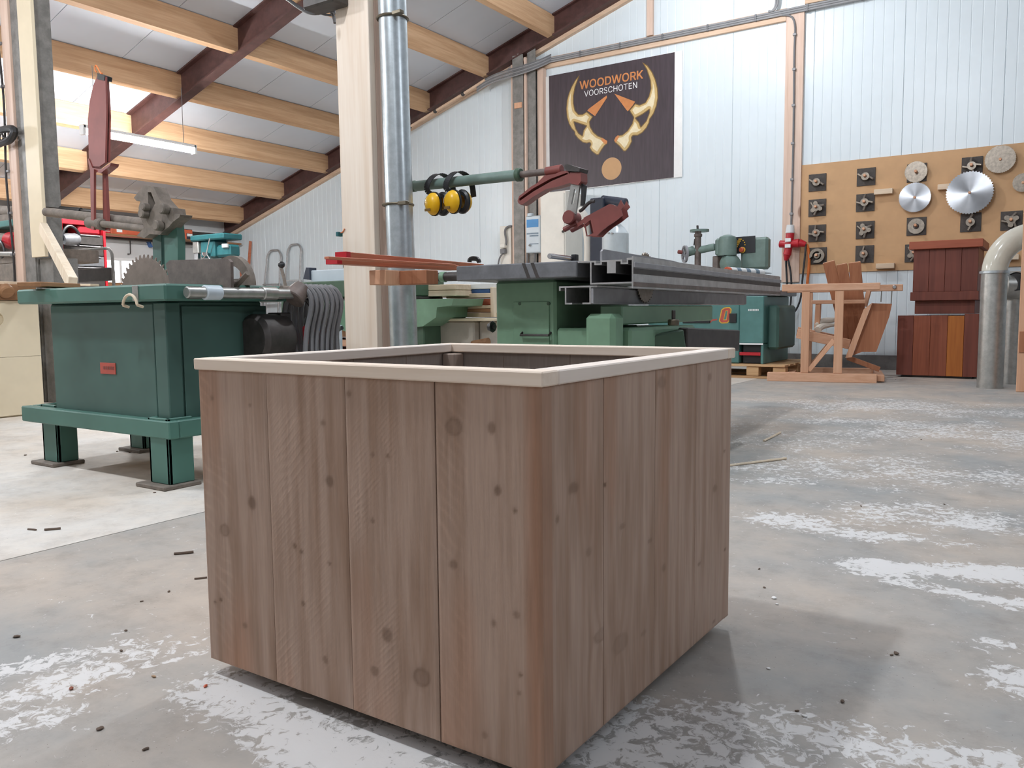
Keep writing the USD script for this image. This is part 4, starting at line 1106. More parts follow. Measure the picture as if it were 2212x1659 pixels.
# cable bundle on the guide tube
cb = thing("cable_bundle", "thick grey power cable coiled over the table saw's guide tube", "cable", (rx, 2.85, .83))
rg = np.random.default_rng(3)
for k in range(7):
    y0_ = 2.70 + .032 * k
    dz = .44 + .12 * rg.random()
    sx_ = .035 + .012 * rg.random()
    pts = [(rx - .05, y0_ - .05, .826 - dz * .9), (rx - .05, y0_ - .04, .826 - .18), (rx - .036, y0_ - .015, .838), (rx, y0_, .864), (rx + sx_, y0_ + .02, .835), (rx + sx_ + .012, y0_ + .0, .826 - .15), (rx + .03, y0_ - .03 - .02 * rg.random(), .826 - dz), (rx - .01, y0_ - .05, .826 - dz - .04), (rx - .05, y0_ - .05, .826 - dz * .9)]
    MB().tube(smooth_path(pts, 46), .0125, 8).build("cable_loop", "cable_grey", cb)
pg = X(667, 722, rx)
MB().tube(smooth_path([(rx + .02, pg[1] - .03, .80), (rx + .03, pg[1], .75), (rx + .01, pg[1] + .0, pg[2] + .07)], 12), .011, 8).build("plug_lead", "cable_black", cb)
MB().cyl((rx + .01, pg[1], pg[2] + .08), (rx + .01, pg[1], pg[2] + .04), .025, .034, n=18, bev=.004).build("plug_collar", "chrome", cb)
MB().cyl((rx + .01, pg[1], pg[2] + .04), (rx + .01, pg[1], pg[2] - .045), .036, .034, n=18, bev=.006).build("plug_body", "red_plastic", cb)

# pale boards on the old saw's table and left bench
bench = thing("work_bench", "left bench clad with cream plywood under a thick brown plank top", "work bench", (-6.8, 2.2, 0))
bx = -6.35
MB().box(-7.4, bx - .02, 1.2, 3.19, 0.0, .846, .003).build("carcass", "plywood_cream", bench)
s1 = X(50, 770, bx)[2]
hole = X(0, 690, bx)
for z0, z1 in ((.012, s1 - .001), (s1 + .001, .846)):
    pol = sbox(1.2, z0, 3.2, z1)
    if z0 > .1:
        pol = pol.difference(affinity.translate(disc_poly(.055), hole[1] - .03, hole[2]))
    MB().prism(pol, (bx, 0, 0), (0, 1, 0), (0, 0, 1), -.019).build("cladding_panel", "plywood_cream", bench)
MB().box(-7.45, bx + .03, 1.15, 3.18, .85, .965, .006).build("plank_top", "brown_plank", bench)
MB().box(-7.45, bx - .25, 1.15, 3.45, .967, .995, .004).build("top_board", "pale_wood_x", bench)
MB().cyl((bx + .02, X(8, 655, bx)[1], .93), (bx + .07, X(8, 655, bx)[1], .90), .05, n=18, bev=.01).build("vice_boss", "brown_plank", bench)
t = MB().beam(Z(62, 614, TZ1 + .02) + (0, 0, 0), Z(150, 618, TZ1 + .02), .12, .022, .003).build("brown_offcut", "brown_plank", label="brown board offcut lying on the old green saw's table, far left end", cat="board")
t = MB().beam(Y(117, 614, 2.5), Y(205, 616, 2.5), .05, .012, .002).build("pale_offcut", "pale_wood_x", label="pale thin offcut lying on the old green saw's table edge", cat="offcut")

# left steel column with timber strips
yk = 3.62
col = thing("hall_column", "tall grey steel column with timber strips and a cable at the left edge", "column", (yx(58, 560, yk), yk + .1, 0))
def colx(px_): return yx(px_ + 0.0, 480, yk)
ctop = RZ(colx(60)) + .1
MB().box(colx(49), colx(71), yk, yk + .012, 0, ctop, .002).build("steel_flange", "column_steel", col)
MB().box(colx(70), colx(72), yk + .012, yk + .24, 0, ctop, .002).build("steel_web", "column_steel", col)
MB().box(colx(72), colx(101), yk - .03, yk - .0, 1.22, ctop, .003).build("facing_board", "plywood_cream", col, label="greyed facing board on the column's right side")
MB().box(colx(33), colx(48.6), yk - .02, yk + .06, 0, ctop, .004).build("timber_strip", "trim_wood_z", col)
MB().box(colx(72.5), colx(101), yk + .03, yk + .24, 0, 1.215, .003).build("column_foot", "column_steel", col)
MB().tube(smooth_path([(colx(30) + .02 * math.sin(k * 1.7), yk - .03, .9 + k * .35) for k in range(12)], 60), .010, 6).build("column_cable", "cable_black", col)
c = MB()
for k in range(11):
    c.box(colx(30) - .03, colx(34), yk - .035, yk - .01, .9 + k * .35, .92 + k * .35, .002)
c.build("cable_clips", "cable_grey", col, kind="stuff")
t = thing("leaning_batten", "pale square batten leaning against the left steel column", "batten", Z(160, 640, .865))
pb0, pb1 = Y(157, 612, 2.95), Y(93, 492, 3.55)
MB().beam(pb0, pb1, .085, .055, .004, up=(0, 1, 0)).build("batten", "pale_wood", t)

# grey mortising machine at the left edge, behind the bench
mo = thing("mortiser", "dusty grey woodworking machine with a red motor end, cut by the left edge", "machine", (-8.2, 3.9, 0))
ym = 3.95
def mbx(a, b_, c_, d_, dep=.3, y=ym, bev=.008): return MB().box(yx(a, 540, y), yx(b_, 540, y), y, y + dep, yz((a + b_) / 2, d_, y), yz((a + b_) / 2, c_, y), bev)
mbx(-120, 98, 545, 572, .5).build("table", "dusty_iron", mo)
mbx(-100, 60, 572, 640, .4).build("base", "dusty_iron", mo)
MB().box(yx(-90, 540, ym), yx(40, 540, ym), ym + .05, ym + .45, 0, yz(0, 640, ym), .01).build("pedestal", "sander_green", mo)
MB().cyl(Y(-40, 548, ym - .02), Y(42, 549, ym - .02), .024, n=14).build("slide_bar", "galvanised_dull", mo)
MB().cyl(Y(-60, 517, ym + .1), Y(22, 520, ym + .1), .07, n=20, bev=.015).build("motor", "dusty_iron", mo)
MB().cyl(Y(22, 520, ym + .1), Y(40, 521, ym + .1), .085, n=20, bev=.015).build("motor_end", "red_plastic", mo)
mbx(-40, 30, 478, 492, .2, ym + .05).build("head", "teal", mo)
MB().cyl(Y(-20, 455, ym + .1), Y(34, 457, ym + .1), .05, n=18, bev=.01).build("upper_motor", "dusty_iron", mo)
mbx(-30, 24, 464, 480, .16, ym + .06).build("head_casting", "dusty_iron", mo)
MB().box(yx(-70, 540, ym), yx(-30, 540, ym), ym + .12, ym + .4, yz(0, 560, ym), yz(0, 440, ym), .01).build("frame_upright", "dusty_iron", mo)
MB().tube(smooth_path([Y(-10, 530, ym), Y(6, 528, ym), Y(10, 545, ym), Y(4, 556, ym)], 14), .012, 6).build("hand_lever", "black_plastic", mo)
t = thing("hand_tool", "black-handled tool hanging on the left column's cable hook at the left edge", "tool", Y(10, 292, yk - .1))
MB().tube(smooth_path([Y(-12, 278, yk - .08), Y(12, 279, yk - .08), Y(31, 285, yk - .08), Y(26, 296, yk - .08), Y(14, 306, yk - .08), Y(-4, 312, yk - .08)], 24), .03, 8).build("handle", "black_plastic", t)
MB().tube(arc(Y(3, 297, yk - .1), .03, 0, 350, (1, 0, 0), (0, 0, 1), 16), .008, 6).build("ring", "dark_steel", t)
# air hose pipes crossing behind the column
t = thing("spray_lance", "dark tube with a black sleeve running right from the left column", "tube", Y(160, 452, 3.7))
MB().cyl(Y(100, 449, 3.7), Y(200, 456, 3.7), .010, n=10).build("tube", "dark_steel", t)
MB().cyl(Y(131, 450.5, 3.7), Y(175, 454, 3.7), .020, n=14, bev=.003).build("sleeve", "black_plastic", t)

# ---------------------------------------------------------------- far left: red tool cabinet, drill press, shelf things
yr = 5.3
rc = thing("tool_cabinet", "red-framed tool cabinet with grey louvred drawers against the far left", "tool cabinet", (-10.7, 5.9, 0))
xc_ = -10.5
ya_, yb2_ = X(133, 540, xc_)[1], X(230, 540, xc_)[1]
z1_ = X(180, 476, xc_)[2]
xk_ = xc_ - .42
for y0_ in (ya_, yb2_ - .03):
    MB().box(xk_, xc_, y0_, y0_ + .03, 0, z1_, .004).build("side", "red_plastic", rc)
MB().box(xk_, xk_ + .02, ya_ + .03, yb2_ - .03, 0, z1_, .003).build("back", "dark_steel", rc)
MB().box(xk_ + .02, xc_, ya_ + .03, yb2_ - .03, z1_ - .06, z1_, .004).build("top_shelf", "red_plastic", rc)
MB().box(xk_ + .02, xc_ - .02, ya_ + .03, yb2_ - .03, 0, .10, .004).build("plinth_board", "dark_steel", rc)
n_ = 12
zt, zb_ = X(180, 505, xc_)[2], .12
for k in range(n_):
    za, zc = zb_ + (zt - zb_) * k / n_, zb_ + (zt - zb_) * (k + 1) / n_
    d_ = MB().box(xk_ + .02, xc_ - .01, ya_ + .034, yb2_ - .034, za + .004, zc - .004, .004).build("drawer", "dark_steel" if k % 3 else "cast_iron", rc)
    MB().box(xc_ - .01, xc_ + .006, ya_ + .08, yb2_ - .08, zc - .022, zc - .010, .002).build("drawer_lip", "aluminium_dull", d_)
t = thing("red_tool_bag", "small red tool bag on the shelf of the red-framed cabinet", "tool bag", (xc_ - .2, yb2_ - .3, zt))
MB().box(xk_ + .1, xc_ - .03, ya_ + .25, yb2_ - .05, zt - .003, zt + .12, .03).build("bag", "red_plastic", t)
t = thing("hand_machine", "dark handheld machine hanging in front of the red-framed cabinet", "power tool", X(150, 520, xc_ + .1))
MB().lathe([(0, -.10), (.06, -.10), (.075, -.06), (.075, .05), (.05, .10), (0, .10)], X(154, 517, xc_ + .1), (0, 1, .1), 18).build("motor_body", "cast_iron", t)
MB().tube(smooth_path([X(a_, b_, xc_ + .1) for a_, b_ in ((136, 520), (137, 500), (150, 488), (166, 498), (172, 515), (168, 530))], 20), .018, 8).build("handle", "black_plastic", t)
yt_ = 4.95
t = thing("tube_chair", "chair with a bent grey tube back in front of the red-framed cabinet", "chair", (yx(200, 610, yt_), yt_ + .2, 0))
zt_ = yz(200, 539, yt_)
xa, xb = yx(140, 560, yt_), yx(243, 560, yt_)
MB().tube(np.vstack([[(xa, yt_, 0)], [(xa, yt_, zt_ - .12)], arc((xa + .1, yt_, zt_ - .10), .1, 180, 90, (1, 0, 0), (0, 0, 1), 6), arc((xb - .1, yt_, zt_ - .10), .1, 90, 0, (1, 0, 0), (0, 0, 1), 6), [(xb, yt_, zt_ - .14)], [(xb, yt_, 0)]]), .016, 8).build("tube_frame", "column_steel", t)
for k, xx in enumerate((xa, xb)):
    MB().tube([(xx, yt_, .45), (xx, yt_ - .42, .45), (xx, yt_ - .45, .42), (xx, yt_ - .45, 0)], .014, 8).build("front_leg", "column_steel", t)
MB().box(xa, xb, yt_ - .44, yt_ - .02, .455, .48, .008).build("seat", "dark_navy", t)
MB().box(xa + .04, xb - .04, yt_ - .02, yt_ + .01, zt_ - .34, zt_ - .2, .01).build("back_rest", "dark_steel", t)
# wall board and small things on the far wall
xw = XL + .02
t = thing("white_wall_board", "white tool board on the far left wall above the windows", "board", (XL, 8.9, 2.0))
MB().box(XL + .001, XL + .02, 7.4, 10.4, 1.98, 2.30, .002).build("board", "label_white", t)
t = thing("claw_hammer", "hammer with a red and black handle hanging on the far white board", "hammer", X(392, 535, xw))
MB().tube([X(389, 524, xw + .03), X(392, 543, xw + .03)], .018, 8).build("grip", "red_plastic", t)
MB().tube([X(392, 543, xw + .03), X(394, 557, xw + .03)], .018, 8).build("handle", "black_plastic", t)
MB().tube(smooth_path([X(381, 521, xw + .03), X(389, 520, xw + .03), X(397, 526, xw + .03)], 10), .03, 8).build("head", "dark_steel", t)
t = thing("blue_clamp", "small blue tool hanging on the far white board left of the guard posts", "tool", X(322, 527, xw))
MB().beam(X(318, 519, xw + .03), X(326, 534, xw + .03), .1, .03, .006).build("body", "blue_sheet", t)
t = thing("wire_hook", "thin dark hook hanging on the far white board between cabinet and blade", "hook", X(280, 530, xw))
MB().tube([X(281, 517, xw + .02), X(282, 548, xw + .02), X(276, 549, xw + .02)], .010, 6).build("rod", "dark_steel", t)
xs_ = XL + .42
for (a, b_, c_, d_, m_, nm, lab, cat) in ((240, 304, 490, 508, "orange_box", "storage_box", "orange storage box on the high shelf along the far left wall", "box"), (213, 238, 494, 506, "red_plastic", "storage_box", "red storage box on the high shelf beside the orange box", "box")):
    p0, p1 = X(a, d_, xs_), X(b_, c_, xs_)
    t = thing(nm, lab, cat, (xs_ - .1, p0[1], p0[2]))
    MB().box(XL + .17, xs_, p0[1], p1[1], p0[2], p1[2], .01).build("box_body", m_, t)
    MB().box(xs_, xs_ + .004, p0[1] + .1, p0[1] + .2, p0[2] + .06, p1[2] - .05, .001).build("box_label", "label_white", t)
p0, p1 = X(380, 517, xs_), X(416, 496, xs_)
t = thing("striped_box", "red, white and blue box on the high shelf behind the drill press", "box", (xs_ - .1, p0[1], p0[2]))
MB().box(XL + .17, xs_, p0[1], p1[1], p0[2], p1[2], .01).build("box_body", "dark_navy", t)
h_ = p1[2] - p0[2]
MB().box(xs_, xs_ + .005, p0[1] + .01, p1[1] - .01, p0[2] + h_ * .62, p1[2] - .01, .001).build("red_band", "orange_box", t)
for (u, v) in ((.03, .36), (.66, .97)):
    MB().box(xs_, xs_ + .005, p0[1] + (p1[1] - p0[1]) * u, p0[1] + (p1[1] - p0[1]) * v, p0[2] + h_ * .36, p0[2] + h_ * .6, .001).build("white_patch", "label_white", t)
MB().box(xs_, xs_ + .006, p0[1] + (p1[1] - p0[1]) * .38, p0[1] + (p1[1] - p0[1]) * .62, p0[2] + h_ * .1, p0[2] + h_ * .62, .001).build("red_band", "orange_box", t)
zsh = X(300, 508.5, xs_)[2]
MB().box(XL + .001, xs_ + .02, 5.0, 10.5, zsh - .03, zsh - .002, .003).build("high_shelf", "brown_plank", label="long dark wooden shelf high along the far left wall", cat="shelf")
zbn = X(300, 612, XL + .5)[2]
t = thing("wall_bench", "long dark bench under the windows of the far left wall", "bench", (XL + .35, 7.5, 0))
MB().box(XL + .01, XL + .6, 4.2, 10.3, zbn - .06, zbn, .005).build("bench_top", "brown_plank", t)
MB().box(XL + .01, XL + .55, 4.3, 10.2, 0, zbn - .06, .005).build("bench_front", "dark_steel", t)
for k, (a, c_, m_, w_) in enumerate(((176, 183, "label_white", .10), (186, 196, "bright_green", .12), (198, 214, "bright_green", .2), (452, 459, "orange_box", .08))):
    p = X(a, 606, XL + .45)
    MB().box(XL + .3, XL + .45, p[1], p[1] + w_, zbn + .001, zbn + .07, .012).build("bench_tub", m_, label="%s tub standing on the bench under the far windows" % ("white", "narrow green", "wide green", "orange")[k], cat="tub")
# drill press
yd = 7.4
dp = thing("drill_press", "teal pillar drill press with a long belt cover near the far corner", "drill press", (yx(455, 600, yd), yd + .2, 0))
def dbx(a, b_, c_, d_, y0, y1, bev=.01): return MB().box(yx(a, 530, yd), yx(b_, 530, yd), y0, y1, yz(455, d_, yd), yz(455, c_, yd), bev)
dbx(417, 489, 506, 519, yd - .05, yd + .28, .03).build("belt_cover", "drill_teal", dp)
dbx(432, 462, 519, 556, yd, yd + .24, .02).build("head_casting", "drill_teal", dp)
dbx(463, 492, 530, 556, yd + .02, yd + .22, .03).build("motor", "drill_teal", dp)
dbx(418, 430, 519, 545, yd - .02, yd + .1, .01).build("front_switch", "galvanised_dull", dp)
dbx(480, 491, 529, 537, yd - .01, yd + .02, .002).build("white_label", "label_white", dp)
MB().cyl(Y(444, 545, yd - .04), Y(444, 553, yd - .04), .05, .045, n=16, bev=.01).build("feed_hub", "chrome", dp)
for (a, b_) in ((437, 562), (455, 562), (453, 515)):
    MB().tube([Y(446, 548, yd - .06), Y(a, b_, yd - .08)], .009, 7).build("feed_lever", "chrome", dp)
MB().cyl((yx(470, 560, yd), yd + .12, 0.05), (yx(470, 560, yd), yd + .12, yz(470, 550, yd)), .045, n=18).build("pillar", "dark_steel", dp)
dbx(420, 462, 596, 602, yd - .08, yd + .28, .004).build("work_table", "cast_iron", dp)
MB().box(yx(435, 600, yd), yx(492, 600, yd), yd - .12, yd + .32, 0, .05, .01).build("foot", "drill_teal", dp)
dbx(420, 428, 545, 565, yd - .02, yd + .04, .01).build("spindle", "chrome", dp)

# ---------------------------------------------------------------- timber post with its duct
yp = 3.46
xl_, xr_ = yx(734, 340, yp), yx(804, 340, yp)
pt_ = thing("hall_post", "pale pine-clad post standing in the hall behind the foreground planter", "post", ((xl_ + xr_) / 2, yp + .09, 0))
ph = RZ(xl_) + .05
LEANX = -0.006


def lean_box(x0, x1, y0, y1, z0, z1, bev=.003):
    b = MB().box(x0, x1, y0, y1, z0, z1, bev)
    b.v[-1] = b.v[-1] + np.outer(b.v[-1][:, 2] - 1.6, [LEANX, 0, 0])
    return b


lean_box(xl_, xr_, yp, yp + .045, 0, ph).build("front_board", "post_wood", pt_)
lean_box(xr_ - .045, xr_ - .001, yp + .046, yp + .19, 0, ph).build("side_board", "trim_wood_z", pt_)
lean_box(xl_ - .011, xr_ - .05, yp + .05, yp + .06, 0, ph, .001).build("steel_flange", "rafter_steel", pt_)
lean_box((xl_ + xr_) / 2 - .01, (xl_ + xr_) / 2, yp + .06, yp + .19, 0, ph, .001).build("steel_web", "rafter_steel", pt_)
pyy = yp + .075
dc0, dc1 = Y(871, 700, pyy), Y(849, 60, pyy)
ddir = (dc1 - dc0) / (dc1[2] - dc0[2])
dr = abs(Y(874, 169, pyy)[0] - Y(824, 169, pyy)[0]) / 2 * 0.92
du = thing("dust_duct", "galvanised vertical dust duct strapped to the right side of the pine-clad post", "duct", dc0 - ddir * dc0[2])
MB().cyl(dc0 - ddir * dc0[2], dc0 + ddir * (ph + .1 - dc0[2]), dr, n=36).build("pipe", "galvanised", du)
for (a, b_) in ((848, 41), (860, 443)):
    p = Y(a, b_, pyy)
    t_ = arc(p, dr + .006, 0, 360, (1, 0, 0), (0, 1, 0), 30)
    MB().tube(t_, .007, 6, caps=False).build("strap_clamp", "clamp_steel", du)
    MB().box(p[0] + dr * .8, p[0] + dr + .045, pyy - dr * .75 - .02, pyy - dr * .75 + .012, p[2] - .012, p[2] + .008, .003).build("clamp_lug", "clamp_steel", du)
t = thing("door_contact", "small teal box with a wire on the left edge of the pine-clad post", "switch", (xl_ - .02, yp + .02, 1.3))
p = Y(733.5, 506, yp + .02)
MB().box(p[0] - .012, p[0] + .010, yp + .0, yp + .04, p[2] - .013, p[2] + .013, .003).build("case", "drill_teal", t)
MB().tube(smooth_path([Y(736, 503, yp - .004), Y(741, 500, yp - .004), Y(744, 494, yp - .004)], 8), .003, 5).build("wire", "cable_orange", t)
# hanging reel of pipes and cables at the head of the post
t = thing("pipe_tangle", "dark bundle of hoses and brackets under the roof left of the post", "hoses", Y(690, 10, 3.3))
for k, pts in enumerate(([(600, -12), (640, 12), (672, 28), (700, 26), (722, 20)], [(640, -20), (668, 8), (690, 22), (710, 10), (724, 30)], [(655, -20), (680, 2), (704, 14), (716, 26), (724, 50)], [(690, -20), (700, 8), (690, 24), (705, 32), (722, 34)])):
    MB().tube(smooth_path([Y(a, b_, 3.9 + .02 * k) for a, b_ in pts], 24), (.012, .009, .012, .007)[k], 8).build("hose", ("cable_black", "cable_grey", "dark_steel", "cable_black")[k], t)
MB().box(yx(655, 0, 3.35), yx(722, 0, 3.35), 3.34, 3.46, yz(690, 12, 3.35), yz(690, -60, 3.35), .01).build("bracket_box", "dark_steel", t)

# ---------------------------------------------------------------- panel saw with sliding carriage
SA = Fr((0, 3.15), 0)
ps = thing("panel_saw", "green sliding-table panel saw with aluminium carriage and a red raised guard", "panel saw", (-1.9, 3.9, 0))
yt0 = 3.15
tx0_, tx1_ = yx(985, 590, yt0), yx(1246, 585, yt0)
tz1, tz0 = yz(1115, 569, yt0), yz(1115, 603, yt0)
MB().box(tx0_, tx1_, yt0, yt0 + .95, tz0, tz1, .005).build("cast_table", "cast_iron", ps)
for (a, a2, c_, c2) in ((1127, 1139, 1132, 1144), (1146, 1158, 1154, 1165)):
    x_a, x_b = yx(a, 570, yt0), yx(a2, 600, yt0)
    MB().prism(Polygon([(x_a, tz1 - .001), (x_a + .018, tz1 - .001), (x_b + .018, tz0 + .001), (x_b, tz0 + .001)]), (0, yt0 - .0006, 0), (1, 0, 0), (0, 0, 1), -.0012).build("table_stripe", "dark_steel", ps)
yb0 = yt0 + .17
bxl, bxr = yx(1070, 660, yb0), yx(1362, 700, yb0)
MB().box(bxl, yx(1200, 660, yb0), yb0, yb0 + .78, .09, tz0 - .0, .012).build("body", "panel_saw_green", ps)
MB().box(yx(1200, 660, yb0) + .001, bxr, yb0 + .002, yb0 + .78, .09, .655, .012).build("lower_body", "panel_saw_green", ps)
MB().box(bxl + .02, bxr - .02, yb0 + .02, yb0 + .76, 0, .09, .003).build("plinth", "dark_steel", ps)
MB().box(yx(1110, 650, yb0), yx(1187, 650, yb0), yb0 - .006, yb0, .25, yz(1150, 652, yb0), .003).build("access_door", "panel_saw_green", ps)
hx0, hx1, hz = yx(1125, 720, yb0 - .02), yx(1186, 720, yb0 - .02), yz(1155, 724, yb0 - .02)
MB().tube([(hx0, yb0 - .004, hz + .012), (hx0, yb0 - .024, hz), (hx1, yb0 - .024, hz), (hx1, yb0 - .004, hz + .012)], .006, 7).build("door_handle", "dark_steel", ps)
for a in (1124, 1186):
    p = Y(a, 656, yb0)
    MB().cyl((p[0], yb0 + .001, p[2]), (p[0], yb0 - .008, p[2]), .008, n=10).build("door_hinge", "panel_saw_green_dark", ps)
cvx0, cvx1 = yx(1262, 710, yb0 - .11), yx(1308, 710, yb0 - .11)
cvz = yz(1284, 678, yb0 - .11)
MB().box(cvx0, cvx1 + .04, yb0 - .11, yb0, .09, cvz, .02).build("side_cover", "panel_saw_green", ps)
MB().cyl(Y(1066, 706, yb0 + .1), Y(1056, 706, yb0 + .1), .03, .022, n=8, bev=.004).build("hand_knob", "black_plastic", ps)
MB().cyl(Y(1070, 706, yb0 + .1), Y(1066, 706, yb0 + .1), .012, n=8).build("knob_stem", "dark_steel", ps)
# carriage: two aluminium profiles along the travel
CAn = 3.35
CR = Fr((-1.48 - 0.0, 3.17), CAn)


def cprof(pts, holes=(), d0=0.0, d1=2.75): return MB().trace(CR, pts, d0, d1, holes)


def at0(px_, py_): return CR.pt(px_, py_)


s_l, z_t = at0(1274.5, 566)
s_r, z_b = at0(1368, 612)
z_t2 = at0(1368, 557)[1]
ZT = (z_t + z_t2) / 2
s_ol = at0(1248, 565)[0]
th_ = .007


def prof(rects, d0, d1, name, m_, extra=None):
    p_ = unary_union([sbox(*r) for r in rects] + ([extra] if extra is not None else []))
    MB().prism(p_, CR.w(0, d0, 0), CR.ux, (0, 0, 1), -(d1 - d0)).build(name, m_, ps, smooth=False)


ZB = z_b
gro = .012
sm = (s_l + s_r) / 2
gw = (s_r - s_l)
prof([(s_ol, ZT - th_, s_l + .02, ZT), (s_l, ZB, s_l + th_, ZT), (s_r - th_, ZB - .02, s_r, ZT + .012), (s_l, ZB, s_r, ZB + th_), (s_l + .02, ZT - gro - th_, s_l + .02 + th_, ZT), (s_l + .02, ZT - gro - th_, s_l + .055, ZT - gro), (s_l + .055 - th_, ZT - gro - th_, s_l + .055, ZT), (s_l + .055 - th_, ZT - th_, s_r - .05, ZT),
      (s_r - .05 - th_, ZT - gro - th_, s_r - .05, ZT), (s_r - .05, ZT - gro - th_, s_r - .025, ZT - gro), (s_r - .03, ZT - gro - th_, s_r - .023, ZT + .004), (s_r - .03, ZT - .003, s_r, ZT + .006), (sm - .02, ZT - .055, sm + .02, ZT - th_)], 0, 2.75, "carriage_profile", "aluminium")
MB().obox(CR.w((s_l + s_r) / 2, 1.6, (ZT + ZB) / 2), np.array([CR.ux, CR.n, [0, 0, 1]]), ((s_r - s_l) / 2 - .012, 1.1, (ZT - ZB) / 2 - .022), 0).build("profile_core", "black_plastic", ps)
for (za, zc, m_, o_) in ((ZT - .034, ZT - .012, "aluminium_dull", .008), (ZT - .060, ZT - .037, "dark_steel", .003), (ZB - .012, ZB + .006, "fence_steel", .006)):
    MB().obox(CR.w(s_r + o_ / 2, 1.375, (za + zc) / 2), np.array([CR.ux, CR.n, [0, 0, 1]]), (o_ / 2, 1.375, (zc - za) / 2), .0015).build("edge_strip", m_, ps)
MB().obox(CR.w(s_r - th_ - .002, 1.36, (ZT + ZB) / 2), np.array([CR.ux, CR.n, [0, 0, 1]]), (.002, 1.35, (ZT - ZB) / 2 - .01), 0).build("profile_lining", "black_plastic", ps)
l_l, lz_t = at0(1213.5, 618)
l_r, lz_b = at0(1270, 657)
l_o = at0(1201, 615)[0]
prof([(l_o, lz_t - th_, l_r + .03, lz_t), (l_o, lz_t - .02, l_o + th_, lz_t), (l_l, lz_b, l_l + th_, lz_t), (l_r - th_, lz_b, l_r, lz_t), (l_l, lz_b, l_l + .035, lz_b + th_), (l_r - .04, lz_b, l_r, lz_b + th_)], .03, 2.6, "guide_profile", "aluminium")
prof([(l_r + .001, lz_b + .004, l_r + .012, lz_t - .012)], .03, 2.6, "guide_side", "aluminium_dull")
MB().obox(CR.w((l_l + l_r) / 2, 1.6, (lz_t + lz_b) / 2), np.array([CR.ux, CR.n, [0, 0, 1]]), ((l_r - l_l) / 2 - .012, .95, (lz_t - lz_b) / 2 - .01), 0).build("guide_core", "dark_steel", ps)
# carrier beam under the guide, swing arm
a0_, a1_ = CR.pt(1310, 700, .5), CR.pt(1345, 665, .5)
MB().obox(CR.w(l_r - .0, .95, lz_b - .05), np.array([CR.ux, CR.n, [0, 0, 1]]), (.055, .70, .045), .006).build("carrier_beam", "panel_saw_green", ps)
MB().obox(CR.w(l_r - .02, .42, lz_b - .17), np.array([CR.ux, CR.n, [0, 0, 1]]), (.04, .12, .07), .008).build("carrier_bracket", "panel_saw_green_dark", ps)
sb = CR.w(s_r + .03, .55, lz_b - .17)
eb_ = CR.w(s_r + .08, 1.30, lz_b - .20)
MB().beam(sb, eb_, .05, .115, .006).build("support_arm", "dark_steel", ps)
MB().beam(CR.w(s_r - .10, .42, lz_b - .2), sb, .06, .10, .006).build("arm_root", "panel_saw_green_dark", ps)
p = CR.w(s_r + .03, .42, lz_b - .10)
MB().cyl(p, p + (0, 0, .028), .026, n=16, bev=.004).build("swivel_washer", "clamp_steel", ps)
MB().cyl(p + (0, 0, .028), p + (0, 0, .07), .009, n=10, bev=.002).build("swivel_bolt", "dark_steel", ps)
# fence and blade seen over the carriage
fz0 = ZT + .0005
fs = s_l - .03
pa, pb_ = CR.pt(1247, 535, .06), CR.pt(1432, 551, 1.0)
fence = Polygon([(0.06, fz0), (0.06, fz0 + .042), (.075, fz0 + .052), (.95, fz0 + .045), (1.35, fz0 + .030), (1.38, fz0 + .02), (1.38, fz0)])
MB().prism(fence, CR.w(s_l + .02, 0, 0), CR.n, (0, 0, 1), .010).build("rip_fence", "aluminium_dull", ps)
cb_ = CR.pw(1343, 575, .55)
bc_ = CR.w(s_l + .012, .62, ZT - .055)
MB().prism(blade_poly(.125, 36, .010, .015), bc_, CR.n, (0, 0, 1), .0035).build("saw_disc", "tool_steel", ps, smooth=False)
q0, q1 = Z(1187, 553, tz1 + .03), Z(1236, 559, tz1 + .03)
MB().cyl(q0, q1, .012, n=14, bev=.002).build("stop_bar", "chrome", ps)
MB().obox(q1 + (.012, .004, 0), np.eye(3), (.014, .014, .02), .003).build("stop_clamp", "black_plastic", ps)
MB().box(q0[0] + .04, q1[0] + .02, q1[1], q1[1] + .05, tz1, tz1 + .017, .002).build("stop_block", "pallet_wood", ps)
# front fence rail with collars, at the left of the table
rl0, rl1 = Y(905, 594, yt0 + .06), Y(990, 597, yt0 + .06)
MB().cyl((rl0[0], yt0 + .06, rl1[2]), (tx0_ + .05, yt0 + .06, rl1[2]), .022, n=18).build("fence_rail", "dark_steel", ps)
for a, c_ in ((922, 932), (940, 944), (953, 963)):
    MB().cyl(Y(a, 595, yt0 + .06) * (1, 0, 0) + (0, yt0 + .06, rl1[2]), Y(c_, 595, yt0 + .06) * (1, 0, 0) + (0, yt0 + .06, rl1[2]), .026, n=18, bev=.002).build("rail_collar", "panel_saw_green", ps)
# overhead guard
yg = 3.80


def gz(zx, zy): return (1100 + zx / 7.3733, 320 + zy / 7.3733)


def gpoly(pts, y=yg): return wx([gz(a, c_) for a, c_ in pts], y)


